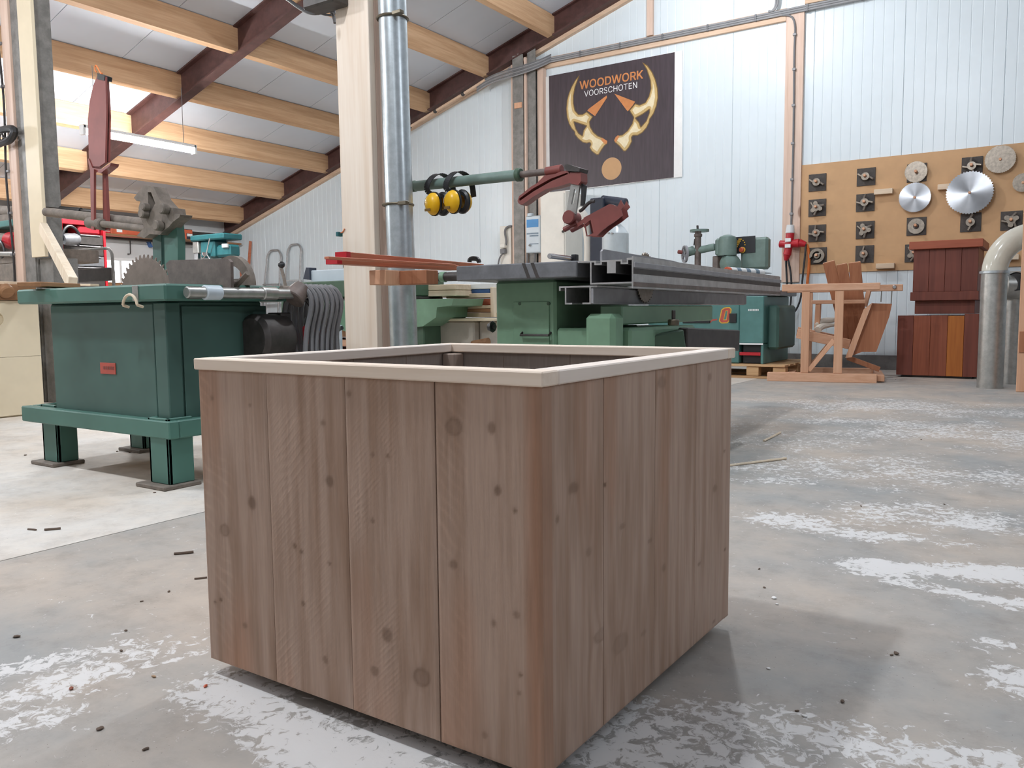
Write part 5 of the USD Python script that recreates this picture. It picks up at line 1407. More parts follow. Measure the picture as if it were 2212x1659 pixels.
xpost = yx(862, 430, yg + .05)
MB().cyl(Y(868, 405.5, yg), Y(1119, 378, yg), yz(1000, 380, yg) - yz(1000, 391.5, yg), n=22, bev=.003).build("guard_arm", "sander_green", ps)
MB().cyl(Y(866, 405.5, yg), Y(898, 402, yg), (yz(1000, 380, yg) - yz(1000, 391.5, yg)) * 1.1, n=22, bev=.003).build("arm_sleeve", "panel_saw_green_dark", ps)
MB().cyl((xpost, yg, 0.0), (xpost, yg, yz(866, 398, yg)), .03, n=18).build("arm_pillar", "panel_saw_green_dark", ps)
MB().box(xpost - .1, xpost + .1, yg - .1, yg + .1, 0, .012, .002).build("pillar_foot", "panel_saw_green_dark", ps)
MB().cyl(Y(1117, 378, yg), Y(1180, 371, yg), .018, n=16).build("inner_tube", "fence_steel", ps)
MB().cyl(Y(1180, 371, yg), Y(1214, 365, yg), .024, n=16, bev=.003).build("tube_socket", "guard_red", ps)
MB().cyl(Y(1116, 378.2, yg), Y(1126, 377, yg), .036, n=20, bev=.004).build("arm_ring", "panel_saw_green_dark", ps)
a_out = gpoly([(180, 850), (195, 885), (235, 915), (300, 880), (420, 790), (640, 660), (800, 630), (1030, 560), (1030, 440), (970, 370), (860, 385), (640, 485), (400, 620), (205, 775)])
slot = gpoly([(205, 815), (420, 655), (700, 500), (960, 405), (990, 420), (720, 535), (440, 695), (215, 850)])
extr(a_out.difference(slot), yg - .03, yg + .03).build("guard_quadrant", "guard_red", ps)
extr(slot, yg + .0, yg + .02).build("quadrant_slot", "rafter_steel", ps)
extr(gpoly([(440, 580), (640, 380), (650, 330), (840, 300), (830, 380), (780, 400), (560, 530)]), yg - .012, yg + .012).build("gusset", "guard_red", ps)
extr(gpoly([(945, 310), (960, 280), (1000, 272), (1195, 335), (1180, 392), (1000, 385), (955, 340)]), yg - .045, yg + .045).build("spring_box", "dark_steel", ps)
extr(gpoly([(1020, 400), (1190, 400), (1195, 540), (1150, 600), (1030, 580)]), yg - .035, yg + .035).build("pivot_block", "guard_red", ps)
extr(gpoly([(1010, 585), (1150, 600), (1085, 1060), (940, 1030)]).difference(gpoly([(1062, 660), (1100, 668), (1055, 890), (1012, 905)])), yg - .02, yg - .006).build("slotted_link", "galvanised_dull", ps)
extr(gpoly([(1165, 560), (1225, 600), (1215, 720), (1190, 920), (1152, 920), (1165, 760)]), yg - .014, yg + .010).build("lock_handle", "black_plastic", ps)
p = Y(*gz(1000, 1115), yg)
MB().cyl(p + (0, -.05, 0), p + (0, .05, 0), abs(yz(*gz(1000, 1010), yg) - p[2]), n=22, bev=.008).build("lower_pivot", "guard_red", ps)
MB().cyl(p + (.01, -.06, 0), p + (.01, -.05, 0), .035, n=16, bev=.004).build("pivot_cap", "guard_red", ps)
MB().tube(smooth_path([Y(*gz(1130, 1000), yg - .01), Y(*gz(1200, 940), yg - .02), Y(*gz(1280, 865), yg - .02), Y(*gz(1355, 850), yg - .02)], 16), .009, 8).build("release_lever", "dark_steel", ps)
hood_ = gpoly([(1130, 1210), (1250, 1120), (1640, 905), (1720, 925), (1770, 950), (1825, 835), (1880, 930), (1830, 985), (1855, 1080), (1750, 1165), (1620, 1250), (1520, 1330), (1440, 1412), (1280, 1412), (1240, 1200), (1150, 1260)])
extr(hood_.difference(gpoly([(1262, 1220), (1345, 1150), (1392, 1360), (1290, 1405)])), yg - .035, yg - .029).build("guard_hood", "guard_red", ps)
extr(hood_, yg + .029, yg + .035).build("guard_hood", "guard_red", ps)
extr(gpoly([(1225, 1118), (1640, 898), (1725, 920), (1722, 934), (1640, 916), (1235, 1140)]), yg - .029, yg + .029).build("hood_top", "guard_red", ps)
for (a, b_, c_, d_) in ((870, 1300, 1090, 1190), (985, 1310, 1170, 1215)):
    MB().cyl(Y(*gz(a, b_), yg - .012), Y(*gz(c_, d_), yg - .012), .014, n=10, bev=.003).build("hood_fork", "guard_red", ps)
# ear muffs on the guard arm
for k, (cx0, cy0, tilt) in enumerate(((941, 441, 0), (983, 436, -14))):
    ax_y = yg - .0
    u = ((cx0 + 14) - 868) / (1119 - 868)
    armp = Y(868, 405.5, yg) * (1 - u) + Y(1119, 378, yg) * u
    c0_ = Y(cx0, cy0, yg - .06)
    em = thing("ear_muffs", "yellow ear muffs with black headband on the guard arm, %s of the pair" % ("left" if k == 0 else "right"), "ear muffs", c0_)
    rot = np.array([math.cos(math.radians(tilt)), 0, math.sin(math.radians(tilt))])
    hang = np.array([-math.sin(math.radians(tilt)), 0, math.cos(math.radians(tilt))])
    cax = np.array([-.113, -.99, -.05])
    cax /= np.linalg.norm(cax)
    # band: over the arm, down on both sides
    bandp = [c0_ + hang * .058 + np.array([-.03, .02, 0]), armp + (-.045, -.062, -.03), armp + (-.02, -.040, .034), armp + (0, 0, .054), armp + (.03, .045, .03), armp + (.055, .06, -.05), armp + (.062, .055, -.085)]
    bp = smooth_path(bandp, 34)
    bm = MB()
    for j in range(len(bp) - 1):
        bm.beam(bp[j], bp[j + 1] + (bp[j + 1] - bp[j]) * .15, .004, .034, .001, up=(1, 0.2, 0))
    bm.build("headband", "black_plastic", em)
    for j, (o_, s_) in enumerate(((np.array([-.004, -.015, 0]), 1), (np.array([.012, .062, .006]), -1))):
        cc = c0_ + o_
        sx = cax * s_
        cup = MB().lathe([(0, .042), (.022, .040), (.040, .030), (.050, .012), (.052, 0.0), (.046, 0)], cc, sx, 24)
        v = cup.v[0] - cc
        v[:, 2] *= 1.22
        cup.v[0] = v + cc
        cup.build("cup", "ear_yellow", em)
        rg_ = MB().lathe([(.030, -.014), (.046, -.016), (.056, -.008), (.056, .004), (.046, .004), (.030, -.002)], cc - sx * .006, sx, 24)
        v = rg_.v[0] - cc
        v[:, 2] *= 1.22
        rg_.v[0] = v + cc
        rg_.build("ear_cushion", "black_plastic", em)
    MB().box(c0_[0] - .03, c0_[0] + .008, c0_[1] - .064, c0_[1] - .056, c0_[2] - .044, c0_[2] - .030, .001).build("cup_mark", "gold_dark", em)
    MB().tube(smooth_path([bandp[0], c0_ + (-.06, -.01, .04), c0_ + (-.065, -.02, .0), c0_ + (-.04, -.03, -.005)], 12), .0022, 5).build("wire_yoke", "chrome", em)

# three red boards lying on the saw table, a sealant tube, a block under the boards
zb_ = tz1 + .003
for k, (p0, p1, zz, w_, h_, lab, endm) in enumerate((((736, 551), (1035, 576), .030, .065, .028, "upper", 1), ((716, 564), (980, 579), .002, .075, .026, "nearest", 1), ((705, 557), (980, 573), .0155, .03, .012, "thin middle", 0))):
    a, c_ = Z(*p0, zb_ + zz + h_ / 2), Z(*p1, zb_ + zz + h_ / 2)
    t = thing("red_board", "%s of three reddish boards lying on the panel saw past the post" % lab, "board", a)
    MB().beam(a, c_, w_, h_, .002).build("board", "board_red", t)
    if endm:
        e = (c_ - a) / np.linalg.norm(c_ - a)
        MB().beam(a - e * .0006, a + e * .03, w_ + .0012, h_ + .0012, .001).build("painted_end", "red_plastic", t)
pb0, pb1 = Z(835, 600, tz0 + .0), Z(838, 600, tz0)
yk2 = 3.02
t = thing("timber_block", "short brown timber block fixed beside the post under the red boards", "timber block", Y(870, 600, yk2))
MB().box(yx(857, 600, yk2), yx(921, 600, yk2), yk2, yk2 + .09, yz(870, 615, yk2), yz(870, 585, yk2), .003).build("block", "chair_dark", t)
MB().box(yx(822, 600, yk2 - .02), yx(857, 600, yk2 - .02) + .0, yk2 - .10, yk2 + .05, yz(838, 616, yk2 - .02), yz(838, 585, yk2 - .02), .003).build("cleat", "chair_wood", t)
sa, sc = CR.pw(1563, 576, 1.9), CR.pw(1640, 577, 2.3)
za = ZT + .024
sa, sc = CR.w(s_l + .07, 1.85, za), CR.w(s_r - .02, 2.3, za)
st = thing("sealant_tube", "white sealant cartridge with red ends lying on the aluminium carriage", "sealant tube", sa)
ev = (sc - sa) / np.linalg.norm(sc - sa)
MB().cyl(sa, sa + ev * .03, .024, n=18, bev=.002).build("end_cap", "orange_box", st)
MB().cyl(sa + ev * .03, sc, .023, n=18, bev=.002).build("cartridge", "paper", st)
MB().lathe([(0.023, 0), (.012, .025), (.010, .03), (.004, .13), (0, .13)], sc, ev, 14).build("nozzle", "hose_clear", st)
for k in range(3):
    MB().cyl(sa + ev * (.10 + .12 * k), sa + ev * (.15 + .12 * k), .0234, n=18).build("print_band", "print_grey", st)

# ---------------------------------------------------------------- behind the post: jointer, sheets, scrap
yj = 4.75
jt = thing("jointer", "dark and light green planing machine with a grey fence behind the post", "planing machine", (yx(760, 700, yj), yj + .3, 0))
def jbx(a, b_, c_, d_, y0=0, y1=.4, bev=.008): return MB().box(yx(a, 640, yj), yx(b_, 640, yj), yj + y0, yj + y1, yz((a + b_) / 2, d_, yj), yz((a + b_) / 2, c_, yj), bev)
jbx(648, 880, 577, 606, .12, .16).build("fence", "enclosure_grey", jt)
extr(wx([(641, 577), (648, 577), (649, 604), (635, 602)], yj), yj + .10, yj + .18).build("fence_end", "dark_navy", jt)
jbx(641, 880, 605, 642, 0, .45).build("table", "panel_saw_green_dark", jt)
jbx(641, 880, 643, 650, .02, .43).build("table_slide", "dark_steel", jt)
extr(wx([(690, 650), (976, 645), (972, 660), (940, 664), (938, 686), (910, 705), (760, 722), (700, 702), (690, 700)], yj), yj + .02, yj + .40).build("body", "panel_saw_green", jt)
jbx(735, 905, 700, 900, .05, .38).build("stand", "panel_saw_green_dark", jt)
MB().cyl(Y(706, 684, yj), Y(724, 684, yj), .12, n=24, bev=.01).build("belt_housing", "panel_saw_green", jt)
MB().cyl(Y(697, 654, yj - .02), Y(716, 660, yj - .06), .012, n=12, bev=.002).build("lever", "chrome", jt)
for a in (717, 738):
    MB().box(yx(a, 580, yj), yx(a + 6, 580, yj), yj + .12, yj + .14, yz(a, 577, yj), yz(a, 570, yj), .003).build("fence_lug", "dark_steel", jt)
MB().cyl(Y(608, 574, yj), Y(608, 574.01, yj - .001), .001, n=6).build("spare_washer", "dark_steel", jt)
t = thing("gear_lever", "black ball lever standing left of the jointer's grey fence", "lever", Y(608, 600, yj + .2))
MB().ball(Y(608, 572, yj + .2), .03, sub=3).build("ball_knob", "black_plastic", t)
MB().tube([Y(608, 580, yj + .2), Y(614, 603, yj + .2), Y(620, 640, yj + .2)], .014, 8).build("rod", "dusty_iron", t)
MB().cyl(Y(620, 640, yj + .2) * (1, 1, 0), Y(620, 640, yj + .2), .05, n=14).build("pedestal", "panel_saw_green_dark", t)
ysh = 4.5
for k, (a, b_, m_, lab) in enumerate(((673, 693.5, "blue_sheet", "narrow blue sheet standing under the jointer left of the post"), (694, 735, "enclosure_grey", "pale grey drilled sheet standing under the jointer beside the blue one"))):
    t = thing("standing_sheet", lab, "sheet", (yx((a + b_) / 2, 720, ysh), ysh, 0))
    zt_s = yz(700, 702, ysh)
    pol = sbox(yx(a, 720, ysh), 0.0, yx(b_, 720, ysh), zt_s)
    if k:
        for hx in (702, 715):
            p = Y(hx, 726, ysh)
            pol = pol.difference(affinity.translate(disc_poly(.012), p[0], p[2]))
    extr(pol, ysh, ysh + .02).build("sheet", m_, t)
t = MB().tube(smooth_path([Y(739, 708, 4.42), Y(728, 716, 4.42), Y(722, 735, 4.42), Y(720, 760, 4.42), Y(722, 800, 4.42)], 20), .016, 7).build("looped_hose", "cable_black", label="black looped hose in front of the pale grey drilled sheet", cat="hose")
# beige machine and navy panel, scrap rack
yq = 5.0
t = thing("beige_cabinet", "stained beige machine cabinet between the post and the panel saw", "machine cabinet", (yx(985, 740, yq), yq + .3, 0))
MB().box(yx(926, 720, yq), yx(1024, 720, yq), yq, yq + .5, 0, yz(975, 694, yq), .012).build("cabinet", "machine_beige", t)
MB().box(yx(924, 720, yq), yx(1072, 720, yq), yq - .02, yq + .55, yz(975, 694, yq) + .001, yz(975, 688, yq), .004).build("top", "plywood_cream", t)
MB().box(yx(1024, 720, yq) + .002, yx(1070, 720, yq), yq + .06, yq + .5, 0, yz(975, 694, yq), .01).build("side_cabinet", "machine_beige", t)
MB().cyl(Y(1055, 738, yq - .02), Y(1020, 742, yq - .02), .03, .02, n=10).build("hand_grip", "brown_plank", t)
extr(wx([(902, 708), (925, 695), (926, 900), (904, 900)], 4.9).intersection(sbox(-50, 0.0, 50, 9)), 4.9, 4.93).build("navy_panel", "dark_navy", label="dark navy panel standing left of the stained beige cabinet", cat="panel")
yq2 = 5.15
rk = thing("scrap_rack", "pale timber rack of offcuts on the beige cabinet between post and panel saw", "timber rack", Y(1000, 686, yq2))
for (a, b_, c_, d_, m_, dy, lab) in ((975, 1072, 676, 686, "pale_wood_x", 0, None), (1062, 1071, 622, 686, "pale_wood", -.02, None), (970, 1062, 660, 667, "pale_wood_x", .0, None), (972, 1064, 667, 676, "chair_wood_x", .02, None), (974, 1064, 646, 660, "mahogany_x", .03, None), (960, 1064, 634, 644, "pale_wood_x", .02, None), (975, 1050, 625, 634, "blue_sheet", .05, None), (975, 1062, 613, 625, "paper", .04, None)):
    MB().box(yx(a, 650, yq2), yx(b_, 650, yq2), yq2 + dy, yq2 + dy + .35, yz(1010, d_, yq2) + .001, yz(1010, c_, yq2), .004).build("offcut", m_, rk)
t = thing("pale_crate", "pale crate of planks on the jointer bed right of the post", "crate", Y(950, 640, 5.0))
for k in range(2):
    MB().box(yx(900, 630, 5.0), yx(985, 630, 5.0), 5.0, 5.4, yz(940, 640.5 - 13 * k, 5.0) + .001, yz(940, 628 - 13 * k, 5.0), .004).build("crate_plank", "pale_wood_x", t)
MB().box(yx(893, 630, 5.0), yx(899, 630, 5.0), 5.0, 5.4, yz(940, 641, 5.0), yz(940, 616, 5.0), .004).build("crate_end", "brown_plank", t)
t = thing("small_offcut", "small brown offcut block lying under the green jointer bar", "offcut", Y(948, 675, 5.05))
extr(wx([(938, 670), (958, 669), (953, 680), (938, 679)], 5.05), 5.05, 5.2).build("block", "chair_wood_x", t)
t = thing("rag_heap", "dark handle lying on the panel saw behind the red boards", "handle", Y(1026, 560, 4.0))
MB().tube(smooth_path([Y(1014, 566, 4.0), Y(1016, 560, 4.0), Y(1024, 558.5, 4.0), Y(1031, 560, 4.0), Y(1035, 567, 4.0)], 14), .014, 8).build("grip", "black_plastic", t)

# low background: brick-red boards and light patches below the guide tube
t = thing("timber_stack", "stack of reddish planks on the floor behind the old green saw", "timber stack", (-5.6, 5.1, 0))
rg = np.random.default_rng(5)
for k in range(7):
    z0 = .10 + .085 * k
    MB().box(-7.2, -4.9 - .12 * rg.random(), 5.2 + .05 * rg.random(), 5.75, z0, z0 + .06, .004).build("plank", ("board_red", "chair_wood_x", "brown_plank")[k % 3], t)
for xx in (-6.9, -5.2):
    MB().box(xx, xx + .09, 5.2, 5.8, 0, .098, .003).build("bearer", "pallet_wood", t)

# dust extractor between carriage and gable wall
yx_ = 8.2
de = thing("dust_extractor", "dark navy extractor column with a clear collecting bag behind the panel saw", "dust extractor", (yx(1300, 600, yx_), yx_ + .2, 0))
MB().box(yx(1274, 500, yx_), yx(1303, 500, yx_), yx_, yx_ + .22, 0, yz(1290, 427, yx_), .01).build("column", "dark_navy", de)
MB().cyl(Y(1300, 434, yx_ + .1), Y(1353, 441, yx_ + .1), .062, n=22, bev=.01).build("motor_tube", "dark_navy", de)
MB().lathe([(0, 0), (.13, 0), (.15, .05), (.15, 1.05), (.10, 1.12), (.03, 1.18), (0, 1.18)], (yx(1320, 500, yx_), yx_ + .1, yz(1320, 478, yx_) - 1.18), n=26).build("collecting_bag", "hose_clear", de)
MB().cyl((yx(1320, 500, yx_), yx_ + .1, 0), (yx(1320, 500, yx_), yx_ + .1, yz(1320, 478, yx_) - 1.19), .13, n=24, bev=.01).build("drum", "dark_steel", de)
MB().tube(smooth_path([Y(1250, 455, yx_ + .1), Y(1262, 470, yx_ + .1), Y(1269, 495, yx_ + .1), Y(1272, 540, yx_ + .1), Y(1273, 640, yx_ + .1)], 26), .055, 14).build("suction_hose", "cabinet_beige", de)
for (a, b_) in ((1315, 503), (1323, 504)):
    MB().ball(Y(a, b_, yx_ - .05), .014).build("rivet", "chrome", de)

# ---------------------------------------------------------------- right: wide-belt machine on a pallet
yv = 8.75
wm = thing("thicknesser", "teal thicknessing machine on a pallet by the wall, red and yellow nought on it", "machine", (yx(1610, 800, yv), yv + .4, .16))
vx0, vx1, vxm = yx(1400, 700, yv), yx(1650, 700, yv), yx(1598, 700, yv)
zp = .15
vz1 = yz(1600, 640, yv)
MB().box(vx0, vxm - .004, yv, yv + .95, zp, vz1, .01).build("main_body", "teal", wm)
MB().box(vxm, vx1, yv - .01, yv + .95, yz(1620, 742, yv), vz1, .008).build("right_panel", "teal", wm)
MB().box(vxm + .02, vx1 - .03, yv + .06, yv + .9, zp, yz(1620, 743, yv), .004).build("recess", "black_plastic", wm)
MB().box(vx1 - .028, vx1, yv, yv + .95, zp, yz(1620, 743, yv), .004).build("right_leg", "teal", wm)
MB().box(vxm + .0, vx1 - .03, yv, yv + .055, yz(1620, 768, yv), yz(1620, 761, yv), .003).build("red_bar", "red_plastic", wm)
MB().box(vxm, vx1, yv - .018, yv - .011, yz(1620, 744.5, yv), yz(1620, 741, yv), .001).build("white_edge", "label_white", wm)
MB().box(yx(1575, 690, yv - .02), yx(1590, 690, yv - .02), yv - .02, yv, yz(1583, 697, yv), yz(1583, 677, yv), .003).build("latch_plate", "black_plastic", wm)
MB().box(yx(1474, 690, yv - .02), yx(1533, 690, yv - .02), yv - .015, yv, yz(1500, 698, yv), yz(1500, 688, yv), .003).build("feed_slot", "black_plastic", wm)
# lettering: a slanted nought, the top of a second sign and a small white word plate
def vpoly(pts): return wx(pts, yv - .004)
o_out = vpoly([(1565, 666.5), (1575, 665.5), (1578, 669), (1574, 692), (1570, 696), (1559, 696.5), (1555, 693), (1560, 670)])
o_in = vpoly([(1566.5, 671), (1572.5, 670.5), (1569.5, 691.5), (1562, 691.5)])
MB().prism(o_out.buffer(.012).difference(o_in.buffer(-.006)), (0, yv - .0005, 0), (1, 0, 0), (0, 0, 1), .0015).build("digit_rim", "print_yellow", wm)
MB().prism(o_out.difference(o_in), (0, yv - .002, 0), (1, 0, 0), (0, 0, 1), .0015).build("digit", "sign_red", wm, label="red slanted digit 0")
MB().prism(vpoly([(1535, 690), (1550, 688.5), (1548, 692), (1539, 693), (1534, 698)]), (0, yv - .0005, 0), (1, 0, 0), (0, 0, 1), .0015).build("digit_fragment", "sign_red", wm)
for k in range(7):
    xx0, xx1 = yx(1616 + 3.4 * k, 670, yv - .012), yx(1618.4 + 3.4 * k, 670, yv - .012)
    MB().box(xx0, xx1, yv - .0125, yv - .0102, yz(1627, 671.5, yv - .012), yz(1627, 667.5, yv - .012), 0).build("plate_mark", "label_white", wm)
MB().box(vx1, vx1 + .12, yv + .12, yv + .8, .3, vz1 - .1, .03).build("gear_case", "saw_green_dark", wm)
MB().box(vx0 - .1, vx1 + .1, yv + .1, yv + .9, vz1 + .001, vz1 + .06, .008).build("table", "cast_iron", wm)
def vbx(a, b_, c_, d_, y0, y1, bev=.01): return MB().box(yx(a, 540, yv), yx(b_, 540, yv), yv + y0, yv + y1, yz((a + b_) / 2, d_, yv), yz((a + b_) / 2, c_, yv), bev)
vbx(1583, 1643, 509, 580, .25, .38, .03).build("control_box", "sander_green", wm)
extr(wx([(1581, 513), (1631, 509), (1631, 545), (1581, 549)], yv + .24), yv + .24, yv + .252).build("control_face", "print_dark", wm)
rgv = np.random.default_rng(9)
for j in range(5):
    for i in range(2):
        p = Y(1592 - 2.2 * j + 3 * i + 3, 517 + 4.0 * j, yv + .236)
        MB().box(p[0], p[0] + .022, yv + .234, yv + .2395, p[2] - .006, p[2] + .006, .001).build("yellow_mark", "print_yellow", wm)
for (a, b_) in ((1604, 520), (1607, 524), (1608, 529)):
    p = Y(a, b_, yv + .236)
    MB().box(p[0], p[0] + .012, yv + .234, yv + .2395, p[2] - .005, p[2] + .008, .001).build("yellow_mark", "print_yellow", wm)
p = Y(1604, 540, yv + .236)
MB().cyl(p, p + (0, -.012, 0), .034, n=18).build("stop_ring", "print_yellow", wm)
MB().cyl(p + (0, -.012, 0), p + (-.008, -.04, 0), .027, n=18, bev=.006).build("stop_button", "orange_box", wm)
vbx(1540, 1563, 514, 552, .05, .35, .02).build("head_motor", "sander_green", wm)
MB().lathe([(0, 0), (.10, 0), (.10, .16), (.085, .20), (.04, .22), (0, .225)], Y(1571, 552, yv + .1), (0, 0, 1), 24).build("motor_dome", "sander_green", wm)
MB().cyl(Y(1507, 575, yv + .1), Y(1508, 500, yv + .1), .035, n=18).build("column", "fence_steel", wm)
MB().cyl(Y(1508, 512, yv + .1), Y(1508, 505, yv + .1), .045, n=18, bev=.006).build("column_collar", "fence_steel", wm)
pw_ = Y(1511, 498.5, yv + .1)
MB().lathe([(.085, -.012), (.105, -.012), (.105, .012), (.085, .012), (.085, -.012)], pw_, (0, 0, 1), 28).build("top_handwheel", "sander_green", wm)
for k in range(3):
    a = k * 2.094 + .4
    MB().beam(pw_, pw_ + (.09 * math.cos(a), .09 * math.sin(a), 0), .016, .012, .003).build("wheel_spoke", "sander_green", wm)
MB().cyl(Y(1507, 496, yv + .08), Y(1506.5, 487, yv + .08), .012, n=12, bev=.003).build("wheel_grip", "dark_steel", wm)
MB().cyl(Y(1490, 545, yv + .1), Y(1545, 533, yv + .12), .04, n=18, bev=.008).build("cross_arm", "sander_green", wm)
ps_ = Y(1479.5, 549, yv + .05)
MB().lathe([(.075, -.012), (.095, -.012), (.095, .012), (.075, .012), (.075, -.012)], ps_, (-.75, -.65, 0), 28).build("side_handwheel", "aluminium_dull", wm)
for k in range(4):
    a, b__, d_ = ortho((-.75, -.65, 0))
    MB().beam(ps_, ps_ + .08 * (math.cos(k * 1.571 + .5) * a + math.sin(k * 1.571 + .5) * b__), .018, .012, .003).build("wheel_spoke", "aluminium_dull", wm)
MB().cyl(Y(1474, 545, yv), Y(1464, 544, yv - .03), .022, n=14, bev=.006).build("wheel_grip", "guard_red", wm)
MB().cyl(Y(1482, 546, yv + .06), Y(1500, 540, yv + .1), .05, n=16, bev=.006).build("gear_housing", "sander_green", wm)
MB().tube([Y(1499, 530, yv + .08), Y(1501, 516, yv + .08)], .007, 6).build("lock_lever", "dark_steel", wm)
vbx(1532, 1545, 552, 580, .1, .25, .008).build("stand_block", "fence_steel", wm)
MB().lathe([(0, 0), (.11, 0), (.12, .03), (.10, .10), (.03, .13), (0, .13)], Y(1573, 575, yv + .1), (.6, -.4, .3), 24).build("cutter_hood", "sander_green", wm)
pal = thing("pallet", "low wooden pallet under the teal thicknessing machine", "pallet", (yx(1600, 810, yv), yv + .4, 0))
for k in range(6):
    y0_ = yv - .08 + k * .2
    MB().box(vx0 - .05, vx1 + .25, y0_, y0_ + .14, .125, .148, .003).build("deck_board", "pallet_wood", pal)
for y0_ in (yv - .06, yv + .42, yv + .86):
    for x0_ in (vx0 - .05, vx1 - .16, vx1 + .12):
        MB().box(x0_, x0_ + .13, y0_, y0_ + .1, .024, .122, .004).build("block", "pallet_wood", pal)
    MB().box(vx0 - .05, vx1 + .25, y0_ - .01, y0_ + .11, 0, .022, .003).build("runner", "pallet_wood", pal)

# ---------------------------------------------------------------- glider chair under construction
CH = Fr((-2.459, 8.425), 11.8)
ch = thing("glider_chair", "unfinished reddish wooden swing chair hung in a timber frame by the wall", "chair", CH.w(.5, .4, 0))


def cb2(a, b_, c_, d_, d0, d1, name, m_="chair_wood"):
    s0, s1 = CH.pt(a, (c_ + d_) / 2, d0)[0], CH.pt(b_, (c_ + d_) / 2, d0)[0]
    return MB().fbox(CH, s0, s1, d0, d1, max(0.0, CH.pt((a + b_) / 2, d_, d0)[1]), CH.pt((a + b_) / 2, c_, d0)[1], .004).build(name, m_, ch)


SB0, SB1 = CH.pt(1657, 815)[0], CH.pt(1894, 820)[0]
MB().fbox(CH, SB0, SB1, 0, .09, 0, .088, .004).build("base_beam", "chair_wood_x", ch)
zr0, zr1 = CH.pt(1790, 628)[1], CH.pt(1790, 612.5)[1]
for d_ in (0.0, .82):
    if d_:
        MB().fbox(CH, SB0, SB1, d_, d_ + .09, 0, .088, .004).build("base_beam", "chair_wood_x", ch)
    us = [CH.pt(1730.5, 720)[0], CH.pt(1748, 720)[0], CH.pt(1802, 720)[0], CH.pt(1821, 720)[0]]
    for a, c_ in ((us[0], us[1]), (us[2], us[3])):
        MB().fbox(CH, a, c_, d_ + .012, d_ + .078, .089, zr0, .004).build("upright", "chair_wood", ch)
    MB().fbox(CH, CH.pt(1689, 620)[0], CH.pt(1951, 622, .82)[0] if d_ else CH.pt(1902, 618)[0], d_, d_ + .09, zr0 + .0005, zr1, .006).build("top_rail", "chair_wood_x", ch)
    MB().beam(CH.w(us[1] + .0, d_ + .045, .11), CH.w(us[2] - .0, d_ + .045, .42), .05, .045, .003).build("brace", "chair_wood", ch)
for a in (1692, 1890):
    s_ = CH.pt(a, 815)[0]
    MB().fbox(CH, s_ + .02, s_ + .09, .0905, .8195, .01, .07, .003).build("cross_bar", "chair_wood", ch)
nb = CH.n
for k, (tp, bt_, w_) in enumerate((((1790, 566), (1833, 742), .115), ((1818, 571), (1848, 742), .105), ((1846, 567), (1862, 742), .115))):
    p0, p1 = CH.pw(*tp, .40), CH.pw(*bt_, .52)
    MB().beam(p1, p0, w_, .045, .004, up=CH.n).build("back_slat", "chair_dark", ch)
    MB().beam(p0, p0 + (p0 - p1) / np.linalg.norm(p0 - p1) * .004, w_ - .006, .04, .001, up=CH.n).build("slat_end", "chair_wood", ch)
cb2(1752, 1870, 648, 656, .32, .39, "arm_rest", "chair_wood_x")
cb2(1832, 1868, 661, 671, .62, .70, "arm_rest", "chair_wood_x")
MB().beam(CH.pw(1765, 714, .36), CH.pw(1768, 656, .36), .05, .05, .003).build("arm_support", "chair_wood", ch)
MB().beam(CH.pw(1877, 628, .5), CH.pw(1868, 662, .5), .06, .04, .003).build("arm_support", "chair_wood", ch)
MB().beam(CH.pw(1722, 720, .28), CH.pw(1836, 744, .28), .045, .10, .004).build("seat_rail", "chair_wood_x", ch)
MB().beam(CH.pw(1722, 716, .68), CH.pw(1836, 740, .68), .045, .10, .004).build("seat_rail", "chair_wood_x", ch)
for k in range(5):
    u = .08 + k * .2
    a = CH.pw(1722, 713, .28) * (1 - u) + CH.pw(1836, 737, .28) * u
    MB().beam(a, a + CH.n * .42, .085, .02, .003).build("seat_slat", "chair_dark", ch)
# wide leaning board frame on the right
MB().trace(CH, [(1866, 668), (1884, 654), (1840, 772), (1826, 773)], .18, .23).build("leg_rail", "chair_wood", ch)
MB().trace(CH, [(1884, 655), (1927, 656), (1921, 684), (1893, 760), (1862, 760), (1842, 768)], .235, .262).build("leg_panel", "chair_dark", ch)
MB().beam(CH.pw(1830, 772, .3), CH.pw(1900, 798, .3), .05, .05, .003).build("runner", "chair_dark", ch)
for (a, b_) in ((1927, 622), (1905, 618)):
    MB().tube([CH.pw(a, b_, .84), CH.pw(a - 2, b_ + 34, .84)], .006, 6).build("hanging_chain", "galvanised_dull", ch)
p = CH.pw(1932, 620, .815)
MB().cyl(p, p + CH.n * -.02, .02, n=12, bev=.004).build("hook_bolt", "chrome", ch)
pz = smooth_path([CH.pw(1764, 702, .33), CH.pw(1775, 694, .40), CH.pw(1790, 692, .45), CH.pw(1808, 690, .5)], 16)
cu = thing("folded_cloth", "cream folded cloth lying on the swing chair's seat", "cloth", CH.pw(1785, 706, .4))
MB().tube(pz, [.018 + .012 * math.sin(k / 5) for k in range(16)], 10).build("fold", "cushion_cream", cu)
MB().tube(pz + (0.02, -.03, -.05), [.026 + .012 * math.cos(k / 5) for k in range(16)], 10).build("fold", "cushion_cream", cu)

